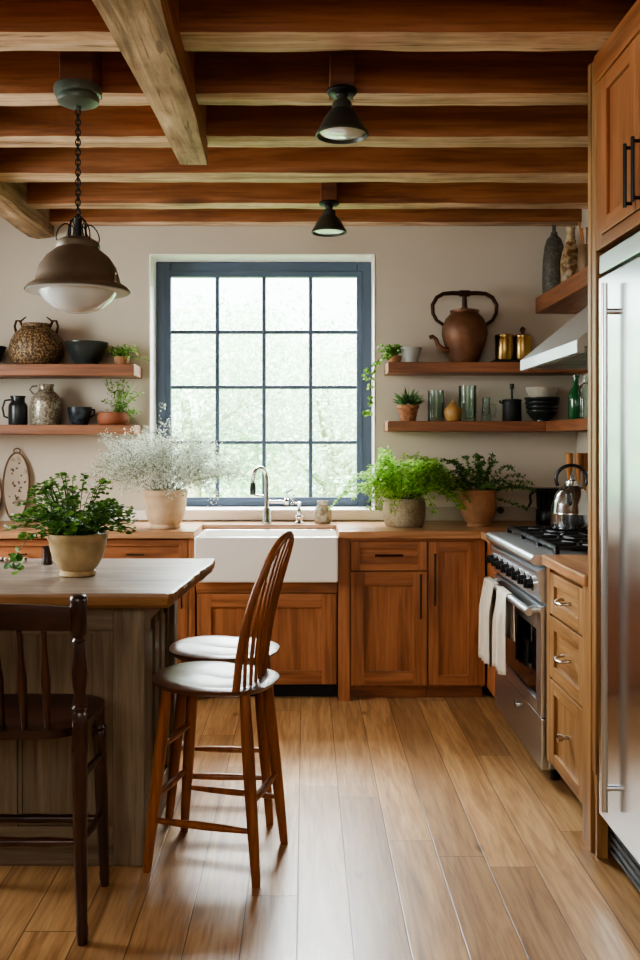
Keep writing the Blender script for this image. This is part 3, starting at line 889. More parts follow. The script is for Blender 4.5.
for k in range(NA):
    k2 = (k+1) % NA
    fs.append((NR*NA+k, (2*NR+1)*NA+k, (2*NR+1)*NA+k2, NR*NA+k2))
mb.add(vs, fs, 0, True); mb.build('seat', dkx, rt)
for sx in (-1, 1):
    # rear post, full height, turned
    zs = [0,.03,.05,.055,.08,.2,.35,.45,.5,.53,.545,.56,.60,.64,.65,.66,.668,.676,.70,.76,.82,.845,.85,.858,.866,.872,.965,.975,.98]
    rs = [.014,.017,.017,.0155,.016,.0185,.02,.021,.0205,.022,.0245,.022,.022,.022,.017,.022,.017,.021,.016,.0235,.018,.0145,.019,.0145,.019,.0235,.0245,.022,.014]
    def px(z): return sx*(.222+(.008 if z < .3 else 0)*(1-z/.3))
    def py(z): return -.175-.03*max(0, (.6-z))*.3-(.055*max(0, z-.62))
    MB().tube([(px(z), py(z), z) for z in zs], rs, 14).build('back_post', dk, rt)
    zf = [0,.03,.045,.05,.12,.3,.42,.47,.49,.50,.51,.52,.54,.572]
    rf = [.013,.016,.016,.0145,.0165,.02,.0195,.019,.022,.017,.022,.017,.019,.019]
    MB().tube([(sx*(.205+.014*(1-z/.57)), .125+.025*(1-z/.57), z) for z in zf], rf, 12).build('front_leg', dk, rt)
    for z, zf_ in ((.275,.235), (.46,.42)): 
        a, b_ = Vector((sx*.222, py(z), z)), Vector((sx*.212, .138, zf_))
        MB().tube([a.lerp(b_, k) for k in (0,.1,.5,.9,1)], [.007,.009,.0115,.009,.007], 10).build('stretcher', dk, rt)
for (y, z) in ((-.182, .285), (.142, .215)):
    MB().tube([(-.215+.43*k, y, z) for k in (0,.06,.2,.35,.5,.65,.8,.94,1)], [.008,.010,.014,.012,.015,.012,.014,.010,.008], 10).build('stretcher', dkx, rt)
# crest rail, bowed
m = MB(); N = 20
vs = []
for i in range(N+1):
    u = -1+2*i/N; x = u*.21; yb = -.195-.03*(1-u*u); zc = .912+.012*(1-u*u)
    for (dy, dz) in ((-.009,-.036),(.009,-.036),(.012,.0),(.008,.036),(-.006,.036),(-.010,.0)):
        vs.append((x, yb+dy-(dz*.05), zc+dz*(.9+.1*(1-u*u))))
fs = [(i*6+k, i*6+(k+1) % 6, (i+1)*6+(k+1) % 6, (i+1)*6+k) for i in range(N) for k in range(6)] + [tuple(range(6)), tuple(N*6+k for k in range(5,-1,-1))]
m.add(vs, fs, 0, True); m.build('crest_rail', dkx, rt)
for k in range(5):
    x = -.128+.064*k; u = x/.21
    p0 = Vector((x, -.165, Hs-.01)); p1 = Vector((x*1.02, -.194-.03*(1-u*u), .885))
    MB().tube([p0.lerp(p1, q) for q in (0,.1,.3,.5,.72,.9,1)], [.008,.0095,.0115,.014,.0095,.008,.008], 10).build('spindle', dk, rt)
rt.location = (-.853, 2.70, 0); rt.rotation_euler = (0,0,math.radians(0))

# ------------------------------------------------------------------ lamps
rt = thing('pendant_lamp', 'bronze pendant lamp with a white bowl hanging on a chain', 'lamp', (-.82, 3.25, 2.7))
px, py_ = -.82, 3.25
MB().box(px-.06, px+.06, py_-.03, 3.375, 2.684, ZC, .004).build('mounting_block', wood('block_shaded','X'), rt)
MB().lathe([(0,0),(.083,0),(.086,-.012),(.083,-.03),(.074,-.034),(.077,-.042),(.072,-.056),(.05,-.066),(.012,-.069),(.012,-.08),(0,-.08)], (px,py_,2.683), 32).build('canopy', canopy_green, rt)
ch = MB(); zt = 2.602; zb = 2.205; nl = 22
for k in range(nl):
    zc = zt-(zt-zb)*(k+.5)/nl
    pts = []
    for q in range(12):
        a = 2*PI*q/12; dx = .0085*math.cos(a); dz = .0145*math.sin(a)
        pts.append((px+dx, py_, zc+dz) if k % 2 == 0 else (px, py_+dx, zc+dz))
    ch.tube(pts, .0026, 6, closed=True)
ch.build('chain', black_iron, rt)
lp = MB()
for k in range(6):
    a0 = k*PI/3+.3; pts = []
    for q in range(15):
        a = 2*PI*q/14; rr = .052+.024*math.cos(a+.5); zz = 2.155+.034*math.sin(a)
        pts.append((px+rr*math.cos(a0), py_+rr*math.sin(a0), zz))
    lp.tube(pts, .0025, 6)
lp.tube([(px,py_,2.21),(px,py_,2.12)], .014, 12)
lp.tube([(px-.03,py_,2.13),(px-.026,py_,2.20),(px,py_,2.225),(px+.026,py_,2.20),(px+.03,py_,2.13)], .004, 8)
lp.build('scroll_wire', black_iron, rt)
sp_ = [(0,2.142),(.05,2.138),(.076,2.122),(.079,2.106),(.076,2.100),(.084,2.093),(.112,2.070),(.136,2.035),(.148,1.995),(.152,1.978),(.176,1.962),(.186,1.951),(.187,1.947),(.184,1.946)]
MB().lathe([(r, z-1.9) for r, z in sp_] + [(.173,.056),(.150,.070),(.143,.08),(.13,.12),(.1,.16),(0,.19)], (px,py_,1.9), 48).build('lamp_shade', [bronze], rt)
MB().lathe([(.1835,.0445),(.172,.0535),(.149,.0675),(.1485,.0655),(.17,.051),(.182,.0425)], (px,py_,1.9), 48).build('shade_lining', enamel, rt)
MB().lathe([(.0,-.032),(.02,-.032),(.04,-.029),(.085,-.014),(.118,.012),(.138,.045),(.142,.066),(.10,.066),(0,.066)], (px,py_,1.9), 40).build('glass_bowl', opal, rt)
MB().lathe([(0,0),(.007,0),(.008,.012),(.005,.016),(.005,.036),(0,.036)], (px+.148,py_-.06,1.966), 10).build('screw', nickel, rt)

def flush(lbl, x, y, ZF):
    ZB = ZF; rt = thing('flush_lamp', lbl, 'lamp', (x, y, ZB))
    MB().box(x-.045, x+.045, y-.03, y+.1, ZB, ZC, .004).build('mounting_block', wood('block_shaded','X'), rt)
    MB().lathe([(0,0),(.054,0),(.056,-.008),(.05,-.016),(.024,-.02),(.022,-.026),(0,-.026)], (x,y,ZB), 28).build('mount_plate', black_iron, rt)
    z = ZB-.026
    MB().lathe([(0,0),(.02,0),(.020,-.014),(.032,-.018),(.036,-.026),(.036,-.046),(.042,-.050),(.050,-.058),(.066,-.080),(.080,-.108),(.090,-.122),(.096,-.134),(.096,-.140),(.092,-.141),(.086,-.122),(.07,-.09),(0,-.06)], (x,y,z), 36).build('lamp_shade', plain('shade_dark','3c3c34',.45,.2,var=.1), rt)
    MB().lathe([(.0,-.142),(.06,-.138),(.086,-.128),(.0865,-.122),(0,-.118)], (x,y,z), 32).build('lens', opal, rt)
flush('larger dark metal flush ceiling lamp, nearer of the two under the joists', (342-305)/275, 3.27, 2.682)
flush('smaller dark metal flush ceiling lamp above the window', (329-305)/184, 4.885, 2.70)

# ------------------------------------------------------------------ plants
def leaf(mb, p, d, n, Ln, W, kind='d'):
    d = d.normalized(); sd = d.cross(n)
    if sd.length < 1e-4: sd = d.orthogonal()
    sd.normalize(); up = sd.cross(d)
    if kind == 'r':
        prof = [(0,0,0),(.22,.42,.06),(.62,.5,.05),(.95,.2,0),(.95,-.2,0),(.62,-.5,.05),(.22,-.42,.06)]
        vs = [p+d*Ln*a+sd*W*b+up*W*c for a,b,c in prof]
        mb.add(vs+[p+d*Ln*.5-up*W*.06], [(7,i,(i+1) % 7) for i in range(7)], 0, True)
    else:
        vs = [p, p+d*Ln*.45+sd*W*.5+up*W*.15, p+d*Ln-up*W*.1, p+d*Ln*.45-sd*W*.5+up*W*.15]
        mb.add(vs, [(0,1,2),(0,2,3)], 0, False)
def rvec(z0=-1, z1=1):
    while True:
        v = Vector((R.uniform(-1,1), R.uniform(-1,1), R.uniform(z0,z1)))
        if .1 < v.length < 1: return v.normalized()
def arc(p0, az, reach, rise, droop, n=10):
    """arching stem: goes out in azimuth az, up by rise then drooping"""
    pts = []
    for i in range(n+1):
        t = i/n
        pts.append(Vector((p0[0]+math.cos(az)*reach*t, p0[1]+math.sin(az)*reach*t, p0[2]+rise*math.sin(t*PI*.5*(1+droop))/max(.3, 1) )))
    return pts
def pot_body(prof, c, mat, rt, seg=36, name='pot', wob=0):
    MB().lathe(prof, c, seg, wob=wob).build(name, mat, rt)

def clampw(v, c):
    if v.y > YB-.012 : v.y = YB-.012-R.uniform(0,.01)
    return v

# island plant: round leaves
def round_leaf_plant(root, c, zr, rad, hgt, n, mat, lsize, droop_low=.02, seed=1, asp=1.0):
    rr = random.Random(seed); fo = MB(); fo.leafy = True; stm = MB()
    for i in range(n):
        az = rr.uniform(0, 2*PI); el = rr.random()
        reach = rad*(.25+.75*rr.random()**.6); rise = hgt*(1.0-.62*(reach/rad)**1.6)*rr.uniform(.45,1.1)
        p0 = Vector((c[0]-.015+.03*math.cos(az), c[1]+.03*math.sin(az), zr-.02))
        pts = []
        N = 9
        for k in range(N+1):
            t = k/N
            pts.append(Vector((p0.x+math.cos(az)*reach*t*asp, p0.y+math.sin(az)*reach*t, p0.z+rise*math.sin(t*PI*.55)-droop_low*t*t*(1+reach/rad))))
        stm.tube(pts, [.0016]*(N)+[.0008], 4)
        for k in range(2, N+1):
            for q in range(2 if k < N else 4):
                a = rr.uniform(0, 2*PI); d = Vector((math.cos(a), math.sin(a), rr.uniform(-.2,.6)))
                nn = Vector((rr.uniform(-.6,.6), rr.uniform(-.9,.3), 1)).normalized()
                sz = lsize*rr.uniform(.6,1.15)
                leaf(fo, pts[k]+Vector((rr.uniform(-.006,.006), rr.uniform(-.006,.006), rr.uniform(-.006,.006))), d, nn, sz, sz*.95, 'r')
    return stm, fo
rt = thing('potted_plant', 'round-leaved green plant in a tan footed bowl on the island', 'plant', (-.825, 3.27, .918))
pc = (-.825, 3.27, .919)
pot_body([(0,0),(.062,0),(.066,.004),(.064,.016),(.058,.02),(.07,.032),(.088,.062),(.098,.095),(.103,.128),(.108,.134),(.108,.152),(.103,.155),(.097,.150),(.094,.13),(.0,.13)], pc, pot_tan, rt)
MB().lathe([(0,.002),(.093,.0)], (pc[0],pc[1],pc[2]+.135), 24).build('soil', soil, rt)
s1, f1 = round_leaf_plant(rt, pc, pc[2]+.15, .20, .27, 140, None, .019, .012, 9)
# a long trailing stem at left
tr = [Vector((pc[0]-.09,pc[1]-.05,pc[2]+.15)), Vector((pc[0]-.16,pc[1]-.07,pc[2]+.14)), Vector((pc[0]-.195,pc[1]-.08,pc[2]+.09)), Vector((pc[0]-.21,pc[1]-.08,pc[2]+.05)), Vector((pc[0]-.205,pc[1]-.08,pc[2]+.035))]
s1.tube(tr, .0016, 4)
for p in tr:
    for q in range(6): leaf(f1, p+rvec()*.012, rvec(-.5,.5), Vector((0,-.7,.7)), .026, .026, 'r')
s1.build('stem', plain('stem_green','3d5a22',.6), rt)
f1.build('foliage', leafmat('leaf_round','2c5a20','6e9c42',.35), rt)

# baby's breath
rt = thing('potted_plant', "frothy white-flowered plant in a cream clay pot beside the window", 'plant', (-.78, 5.0, ZW))
pc = (-.78, 5.03, ZW+.001)
pot_body([(0,0),(.085,0),(.088,.01),(.083,.022),(.10,.05),(.113,.10),(.118,.16),(.120,.175),(.124,.18),(.124,.208),(.118,.212),(.110,.205),(.106,.18),(0,.18)], pc, pot_cream, rt)
MB().lathe([(0,.002),(.106,0)], (pc[0],pc[1],pc[2]+.182), 24).build('soil', soil, rt)
stm = MB(); fl = MB(); fl.leafy = True; fg = MB(); fg.leafy = True
rr = random.Random(11)
for i in range(75):
    az = rr.uniform(0, 2*PI); reach = .06+.33*rr.random()**.7; rise = (.33*(1-(reach/.46)**2)+.03)*rr.uniform(.6,1.08)
    p0 = Vector((pc[0]+.04*math.cos(az), pc[1]+.04*math.sin(az), pc[2]+.19))
    e = Vector((math.cos(az)*reach*1.08, math.sin(az)*reach*.85, rise))
    mid = p0+Vector((e.x*.35, e.y*.35, e.z*.6)); end = p0+e
    stm.tube([p0, mid, end], [.0017,.0014,.0008], 4)
    for k in range(16):
        t_ = rr.uniform(.35,1.0)
        b0 = mid.lerp(end, (t_-.35)/.65); b1 = b0+Vector((rr.gauss(0,.055), rr.gauss(0,.045), rr.gauss(.005,.04)))
        b1 = clampw(b1, pc)
        stm.tube([b0, b1], [.0008,.0005], 3)
        for q in range(9):
            p = b1+Vector((rr.gauss(0,.016), rr.gauss(0,.016), rr.gauss(0,.014))); p = clampw(p, pc)
            d = rvec(); n = rvec(); s2 = rr.uniform(.005,.0095)
            leaf(fl, p, d, n, s2*1.3, s2*1.2); leaf(fl, p, n, d, s2*1.3, s2*1.2)
            if q < 4: leaf(fg, p+rvec()*.008, rvec(), rvec(), .016, .005)
stm.build('stem', plain('stem_grey','6d7356',.7), rt)
fl.build('blossom', leafmat('blossom_white','bcc4b4','f4f6ee',.25,.7), rt)
fg.build('foliage', leafmat('leaf_grey','6a7a5a','93a383',.3), rt)

# fern
def fern(root, c, zr, rad, hgt, n, mat, seed, leafL=.03, W=.010, squash=.8, updir=.0, droop=1.0, levels=2):
    rr = random.Random(seed); stm = MB(); fo = MB(); fo.leafy = True
    for i in range(n):
        az = rr.uniform(0, 2*PI); reach = rad*(.3+.75*rr.random()**.7); rise = hgt*rr.uniform(.55,1.1)*(1.05-.45*reach/rad)
        p0 = Vector((c[0]+.035*math.cos(az), c[1]+.035*math.sin(az), zr)); N = 12; pts = []
        for k in range(N+1):
            t = k/N
            v = Vector((p0.x+math.cos(az)*reach*t, p0.y+math.sin(az)*reach*t*squash, p0.z+rise*(math.sin(t*PI*.62))-droop*.09*t*t*t*reach/rad))
            pts.append(clampw(v, c))
        stm.tube(pts, [.0015]*N+[.0006], 4)
        for k in range(2, N+1):
            T = (pts[k]-pts[k-1]).normalized(); sd = T.cross(Vector((0,0,1)))
            if sd.length < .01: sd = Vector((1,0,0))
            sd.normalize(); bl_ = .055*math.sin(PI*min(1,(k/N)*.9+.12))+.008
            for sg in (-1, 1):
                bd = (sd*sg+T*.5+Vector((0,0,rr.uniform(-.25,.25)))).normalized()
                nb = 4 if levels == 2 else 1
                for q in range(nb):
                    b0 = pts[k]+bd*bl_*(q+.3)/nb
                    for s2 in (-1, 1):
                        dd = (bd+T*s2*.8+rvec()*.45).normalized()
                        pp = clampw(b0, c)
                        leaf(fo, pp, dd, Vector((rr.uniform(-.4,.4), rr.uniform(-.4,.4), 1)), leafL*rr.uniform(.6,1.1), W*rr.uniform(.8,1.2))
    for ob in (fo, stm):
        ob.v = [(v[0], min(v[1], YB-.006), v[2]) for v in ob.v]
    return stm, fo
rt = thing('potted_plant', 'bright feathery green fern in a grey stone pot by the window', 'plant', (.565, 5.12, ZW))
pc = (.565, 5.12, ZW+.001)
pot_body([(0,0),(.10,0),(.11,.01),(.118,.05),(.120,.10),(.119,.155),(.114,.16),(.106,.155),(.106,.135),(0,.135)], pc, pot_stone, rt)
MB().lathe([(0,.002),(.105,0)], (pc[0],pc[1],pc[2]+.136), 24).build('soil', soil, rt)
s1, f1 = fern(rt, pc, pc[2]+.13, .37, .33, 64, None, 21, .026, .011, .75, droop=1.4)
s1.build('stem', plain('stem_green','3d5a22',.6), rt); f1.build('foliage', leafmat('leaf_fern','6aa634','bfe070',.5), rt)

rt = thing('potted_plant', 'darker green sprigged plant in a round terracotta pot', 'plant', (.985, 5.12, ZW))
pc = (.985, 5.12, ZW+.001)
pot_body([(0,0),(.062,0),(.066,.008),(.062,.016),(.083,.04),(.099,.08),(.104,.12),(.101,.17),(.099,.185),(.103,.19),(.102,.205),(.096,.208),(.09,.2),(.09,.175),(0,.175)], pc, terracotta, rt)
MB().lathe([(0,.002),(.09,0)], (pc[0],pc[1],pc[2]+.177), 24).build('soil', soil, rt)
rr = random.Random(5); stm = MB(); fo = MB(); fo.leafy = True
for i in range(34):
    az = rr.uniform(0, 2*PI); reach = .04+.24*rr.random(); rise = .27*rr.uniform(.3,1.05)*(1.05-.5*reach/.25)
    if i > 29: az = rr.uniform(-.6,.1); reach = .27; rise = .06
    if i == 33: az = -.2; reach = .24; rise = -.05
    p0 = Vector((pc[0]+.04*math.cos(az), pc[1]+.04*math.sin(az), pc[2]+.18)); N = 12
    pts = [clampw(Vector((p0.x+math.cos(az)*reach*k/N, p0.y+math.sin(az)*reach*.7*k/N, p0.z+rise*math.sin(PI*.55*k/N)+(-.03*(k/N)**3 if reach > .2 else 0))), pc) for k in range(N+1)]
    stm.tube(pts, [.0014]*N+[.0006], 4)
    for k in range(2, N+1):
        for q in range(5):
            leaf(fo, pts[k]+rvec()*.004, rvec(-.4,.8), rvec(0,1), rr.uniform(.016,.03), .011)
fo.v = [(v[0], min(v[1], YB-.006), v[2]) for v in fo.v]
stm.build('stem', plain('stem_dark','34431f',.6), rt); fo.build('foliage', leafmat('leaf_dark','2a4f1f','5d8438',.3), rt)

# trailing plant and bowl on the upper right shelf
zs = ZRU+.001
rt = thing('potted_plant', 'trailing light green plant spilling over the shelf end', 'plant', (.535, 5.345, ZRU))
pc = (.535, 5.345, zs)
pot_body([(0,0),(.030,0),(.038,.03),(.040,.045),(.036,.045),(.034,.038),(0,.038)], pc, terracotta, rt, 20)
s1 = MB(); f1 = MB(); f1.leafy = True; rr = random.Random(8)
for i in range(30):
    az = rr.uniform(0, 2*PI); reach = rr.uniform(.02,.085); rise = rr.uniform(.02,.07)
    p0 = Vector((pc[0], pc[1], zs+.04)); pts = [p0+Vector((math.cos(az)*reach*k/5*1.1-.02*k/5, math.sin(az)*reach*k/5, rise*math.sin(PI*.6*k/5))) for k in range(6)]
    s1.tube(pts, .0012, 4)
    for p in pts[2:]:
        for q in range(3): leaf(f1, p+rvec()*.008, rvec(-.4,.8), Vector((0,-.5,1)), .017, .014, 'r')
hang = [(pc[0]-.03,pc[1]-.05,zs+.05),(pc[0]-.075,5.30,zs+.045),(pc[0]-.115,5.28,zs+.0),(pc[0]-.14,5.28,zs-.07),(pc[0]-.155,5.28,zs-.14),(pc[0]-.15,5.28,zs-.21),(pc[0]-.16,5.28,zs-.285)]
hang2 = [(pc[0]-.03,pc[1]-.03,zs+.05),(pc[0]-.085,5.32,zs+.02),(pc[0]-.15,5.30,zs-.02),(pc[0]-.178,5.30,zs-.07),(pc[0]-.185,5.3,zs-.11)]
for H_ in (hang, hang2):
    H_ = [Vector(h) for h in H_]; s1.tube(H_, .002, 5)
    for a, b_ in zip(H_[:-1], H_[1:]):
        for q in range(5): leaf(f1, a.lerp(b_, rr.random())+rvec()*.005, rvec(-1,.2), Vector((0,-1,.3)), .026, .017, 'r')
for q in range(6): leaf(f1, Vector(hang[-1])+rvec()*.012, rvec(-1,0), Vector((0,-1,.2)), .032, .022, 'r')
s1.build('stem', plain('stem_green','3d5a22',.6), rt); f1.build('foliage', leafmat('leaf_trail','4d7a2c','93b85a',.35), rt)
def bowl(name, lbl, c, r, h, mat, foot=.5, group=None):
    return tag(MB().lathe([(0,0),(r*foot,0),(r*foot,.006),(r*.72,h*.3),(r*.94,h*.72),(r,h-.012),(r+.003,h-.009),(r+.003,h),(r*.96,h),(r*.86,h*.68),(r*.6,h*.25),(0,h*.15)], c, 32).build(name, mat), lbl, 'bowl', group)
bowl('bowl', 'small pale grey bowl beside the trailing plant', (.628, 5.33, zs), .06, .092, plain('bowl_pale','a9aca6',.4,var=.08), .72)
# copper urn
ux, uy = .945, 5.33
cop = plain('aged_copper', '6e4a34', .5, .35, var=.3, vscale=14, bp=.08)
rt = thing('copper_urn', 'large aged copper kettle urn with tall looping handles', 'urn', (ux, uy, ZRU))
MB().lathe([(0,0),(.078,0),(.082,.01),(.095,.05),(.12,.11),(.134,.17),(.132,.215),(.112,.262),(.088,.288),(.082,.295),(.086,.305),(.086,.312),(.078,.313),(.06,.318),(.025,.322),(.02,.33),(0,.332)], (ux,uy,zs), 40).build('body', cop, rt)
hm = MB(); pts = []
for sx in (-1, 1):
    pts = [(ux+sx*.012, uy, zs+.414),(ux+sx*.07, uy, zs+.416),(ux+sx*.125, uy, zs+.412),(ux+sx*.165, uy, zs+.39),(ux+sx*.19, uy, zs+.345),(ux+sx*.187, uy, zs+.295),(ux+sx*.165, uy, zs+.255),(ux+sx*.125, uy, zs+.228)]
    hm.tube(pts, [.014,.013,.012,.012,.012,.011,.010,.010], 12)
hm.tube([(ux-.03,uy,zs+.414),(ux+.03,uy,zs+.414)], .019, 14)
hm.tube([(ux,uy,zs+.40),(ux,uy,zs+.33)], [.013,.016], 12)
hm.build('handle', plain('dark_copper','3a2418',.45,.6,var=.2), rt)
hm = MB().tube([(ux-.10,uy-.03,zs+.075),(ux-.135,uy-.035,zs+.08),(ux-.162,uy-.035,zs+.105),(ux-.175,uy-.035,zs+.14),(ux-.195,uy-.035,zs+.155),(ux-.212,uy-.035,zs+.148)], [.018,.015,.013,.012,.012,.013], 12)
hm.build('spout', cop, rt)
# brass canisters on a tray
brass = plain('brass', 'a98a55', .3, 1.0, var=.12)
tag(MB().box(1.105, 1.365, 5.255, 5.415, ZRU+.001, ZRU+.018, .006).build('tray', plain('dark_tray','1d1611',.5)), 'dark flat tray under the two brass canisters', 'tray')
zt_ = ZRU+.019
for j, (cx_, cy_) in enumerate(((1.182,5.33),(1.292,5.34))):
    rt = thing('canister', ['brass canister with a flat lid on the dark tray', 'brass canister with a dark finial lid on the dark tray'][j], 'canister', (cx_, cy_, zt_))
    MB().lathe([(0,0),(.053,0),(.055,.004),(.054,.13),(.053,.134),(0,.134)], (cx_,cy_,zt_), 30).build('body', brass, rt)
    MB().lathe([(0,0),(.057,0),(.057,.012),(.05,.018),(0,.02)] if j == 0 else [(0,0),(.056,0),(.056,.01),(.04,.02),(0,.022)], (cx_,cy_,zt_+.1345), 30).build('lid', brass, rt)
    if j: MB().lathe([(0,0),(.012,0),(.010,.012),(.018,.024),(.016,.034),(.006,.042),(0,.048)], (cx_,cy_,zt_+.156), 16).build('knob', plain('dark_copper','3a2418',.45,.6,var=.2), rt)

# lower right shelf
zl = ZRL+.001
rt = thing('potted_plant', 'small spiky succulent in a terracotta pot on the lower shelf', 'plant', (.61, 5.34, ZRL))
pot_body([(0,0),(.045,0),(.062,.075),(.068,.078),(.068,.095),(.063,.096),(.06,.088),(0,.088)], (.61,5.34,zl), speckle('pot_clay','8a5c40','a87a58',50,.8), rt, 26)
f1 = MB(); f1.leafy = True; rr = random.Random(2)
for i in range(70):
    az = rr.uniform(0,2*PI); el = rr.uniform(.15,1.45); d = Vector((math.cos(az)*math.cos(el), math.sin(az)*math.cos(el), math.sin(el)))
    leaf(f1, Vector((.61,5.34,zl+.09))+d*.015, d, Vector((-d.y,d.x,.3)), rr.uniform(.05,.115), .014)
    leaf(f1, Vector((.61,5.34,zl+.09))+d*.03, (d+rvec()*.5), rvec(), rr.uniform(.03,.05), .011)
f1.build('foliage', leafmat('leaf_succulent','2c5a2e','6a9a58',.2), rt)
def glass_cup(lbl, c, r, h, mat=None, name='glass_tumbler'):
    return tag(MB().lathe([(0,0),(r*.95,0),(r,.006),(r,h),(r*.93,h),(r*.92,.02),(0,.016)], c, 28).build(name, mat or glass_ware), lbl, 'glass')
glass_cup('greenish glass tumbler left of the round yellow jar', (.785,5.385,zl), .050, .185)
glass_cup('taller greenish glass tumbler right of the round yellow jar', (.968,5.36,zl), .053, .212)
rt = thing('glass_mug', 'small clear glass mug with a side handle', 'mug', (1.075,5.34,ZRL))
MB().lathe([(0,0),(.029,0),(.03,.005),(.026,.06),(.022,.11),(.024,.14),(.021,.14),(.019,.11),(.022,.05),(0,.014)], (1.075,5.34,zl), 24).build('body', glass_ware, rt)
MB().tube([(1.10,5.34,zl+.10),(1.128,5.34,zl+.098),(1.135,5.34,zl+.06),(1.125,5.34,zl+.03),(1.10,5.34,zl+.03)], .005, 8).build('handle', glass_ware, rt)
rt = thing('jar', 'round ochre lidded jar between two glass tumblers', 'jar', (.868,5.275,ZRL))
och = plain('ochre_glaze','a8834e',.45,var=.18,vscale=20)
MB().lathe([(0,0),(.032,0),(.046,.018),(.053,.045),(.050,.07),(.034,.09),(.022,.096),(0,.098)], (.868,5.275,zl), 28).build('body', och, rt)
MB().lathe([(0,0),(.024,0),(.02,.01),(.008,.016),(.007,.028),(0,.03)], (.868,5.275,zl+.096), 18).build('lid', och, rt)
rt = thing('lidded_pot', 'matt black pot with a stick handle rising from its lid', 'pot', (1.228,5.34,ZRL))
bk = plain('matt_black','1b1d1f',.55,.2)
MB().lathe([(0,0),(.052,0),(.055,.004),(.054,.115),(.057,.118),(.057,.128),(.04,.132),(0,.134)], (1.228,5.34,zl), 28).build('body', bk, rt)
MB().tube([(1.228,5.34,zl+.13),(1.228,5.34,zl+.19),(1.228,5.34,zl+.195),(1.228,5.34,zl+.222)], [.006,.006,.012,.012], 10).build('handle', bk, rt)
MB().tube([(1.175,5.34,zl+.108),(1.158,5.335,zl+.112),(1.155,5.335,zl+.124)], .006, 8).build('spout', bk, rt)
# nested bowl stack
for k in range(4):
    bowl('bowl', ['lowest dark grey bowl of the nested stack on the lower shelf','second dark grey bowl from the bottom of the nested stack','third dark grey bowl from the bottom of the nested stack','topmost dark grey bowl of the nested stack, white bowl inside it'][k], (1.405,5.335,zl+.0009+k*.026), .088+.004*k, .062, dark_ceramic, .5, 'nested bowls on the lower shelf')
bowl('bowl', 'white bowl on top of the nested dark bowls', (1.405,5.335,zl+.105), .093, .095, plain('bowl_white','b9b4a6',.4,var=.05), .55)
# bottles on the side shelf
tag(MB().lathe([(0,0),(.038,0),(.042,.006),(.042,.12),(.036,.155),(.018,.185),(.015,.20),(.015,.232),(.019,.235),(.019,.25),(0,.25)], (1.505,5.0,zl), 26).build('bottle', [plain('green_bottle_glass','1e5c34',.1,coat=.5)]), 'green glass bottle under the range hood', 'bottle')
tag(MB().lathe([(0,0),(.036,0),(.038,.006),(.038,.16),(.03,.19),(.014,.20),(.014,.24),(.010,.24),(.010,.2),(.028,.18),(.034,.15),(.034,.012),(0,.01)], (1.522, 4.88,zl), 24).build('bottle', glass_ware), 'clear glass bottle beside the green bottle', 'bottle')
# upper side shelf
zu = ZSU+.001
tag(MB().lathe([(0,0),(.060,0),(.066,.01),(.069,.08),(.066,.19),(.056,.28),(.042,.325),(.022,.345),(.018,.36),(.020,.365),(.012,.37),(.010,.41),(0,.412)], (1.475,5.33,zu), 32).build('bottle_vase', speckle('grey_stoneware','3f3c38','6c665c',120,.6,.4,.62)), 'tall slender grey stoneware vase at the end of the high shelf', 'vase')
tag(MB().lathe([(0,0),(.050,0),(.055,.02),(.057,.09),(.056,.15),(.046,.20),(.032,.235),(.028,.25),(.030,.262),(.024,.268),(.022,.325),(.027,.335),(.023,.342),(0,.342)], (1.50,5.08,zu), 30).build('bottle', speckle('cream_brown_glaze','6e4a26','c0ab88',26,.4,.42,.6)), 'mottled cream and brown stoneware bottle on the high shelf', 'bottle')
tag(MB().lathe([(0,0),(.045,0),(.048,.01),(.050,.12),(.046,.18),(.040,.19),(.036,.188),(.04,.12),(0,.02)], (1.525,4.87,zu), 26).build('jar', plain('brown_jar','6b5238',.5,var=.25,vscale=14)), 'brown open jar holding sticks on the high shelf', 'jar')
for k in range(5):
    a = k*1.26
    tag(MB().tube([(1.525+.010*math.cos(a),4.87+.010*math.sin(a),zu+.022),(1.525+.026*math.cos(a),4.87+.026*math.sin(a),zu+.20),(1.525+.04*math.cos(a),4.87+.04*math.sin(a),zu+.26+.02*(k % 3)),(1.525+.043*math.cos(a),4.87+.043*math.sin(a),zu+.275+.02*(k % 3))], [.004,.004,.005,.009], 8).build('wooden_stick', wood('utensil','Z')), 'thin brown stick standing in the jar on the high shelf', 'stick', 'sticks in the brown jar')

# left shelves
zs = ZLU+.001
rt = thing('handled_jug', 'big round brown speckled jug with two small ear handles', 'jug', (-1.585,5.31,ZLU))
MB().lathe([(0,0),(.112,0),(.13,.015),(.155,.06),(.158,.10),(.148,.145),(.120,.19),(.09,.215),(.078,.225),(.082,.24),(.076,.245),(.07,.236),(0,.225)], (-1.585,5.31,zs), 44, sy=.92).build('body', speckle('speckle_jug','3e2a1a','a08660',85,.6,.46,.62,.35), rt)
for sx in (-1, 1):
    MB().tube([(-1.585+sx*.075,5.31,zs+.215),(-1.585+sx*.098,5.31,zs+.262),(-1.585+sx*.118,5.31,zs+.262),(-1.585+sx*.128,5.31,zs+.23),(-1.585+sx*.118,5.31,zs+.19)], [.008,.007,.007,.007,.009], 10).build('handle', plain('dark_copper','3a2418',.45,.6,var=.2), rt)
    MB().tube([(-1.585+sx*.095,5.31,zs+.258),(-1.585+sx*.07,5.31,zs+.278),(-1.585+sx*.06,5.31,zs+.285)], [.006,.004,.003], 8).build('handle_curl', plain('dark_copper','3a2418',.45,.6,var=.2), rt)
bowl('bowl', 'wide dark green-black bowl beside the speckled jug', (-1.292,5.325,zs), .124, .136, dark_ceramic, .5)
bowl('bowl', 'dark bowl at the left edge of the upper shelf', (-1.86,5.33,zs), .085, .112, dark_ceramic, .6)
rt = thing('potted_plant', 'little green plant at the right end of the upper left shelf', 'plant', (-1.085,5.33,ZLU))
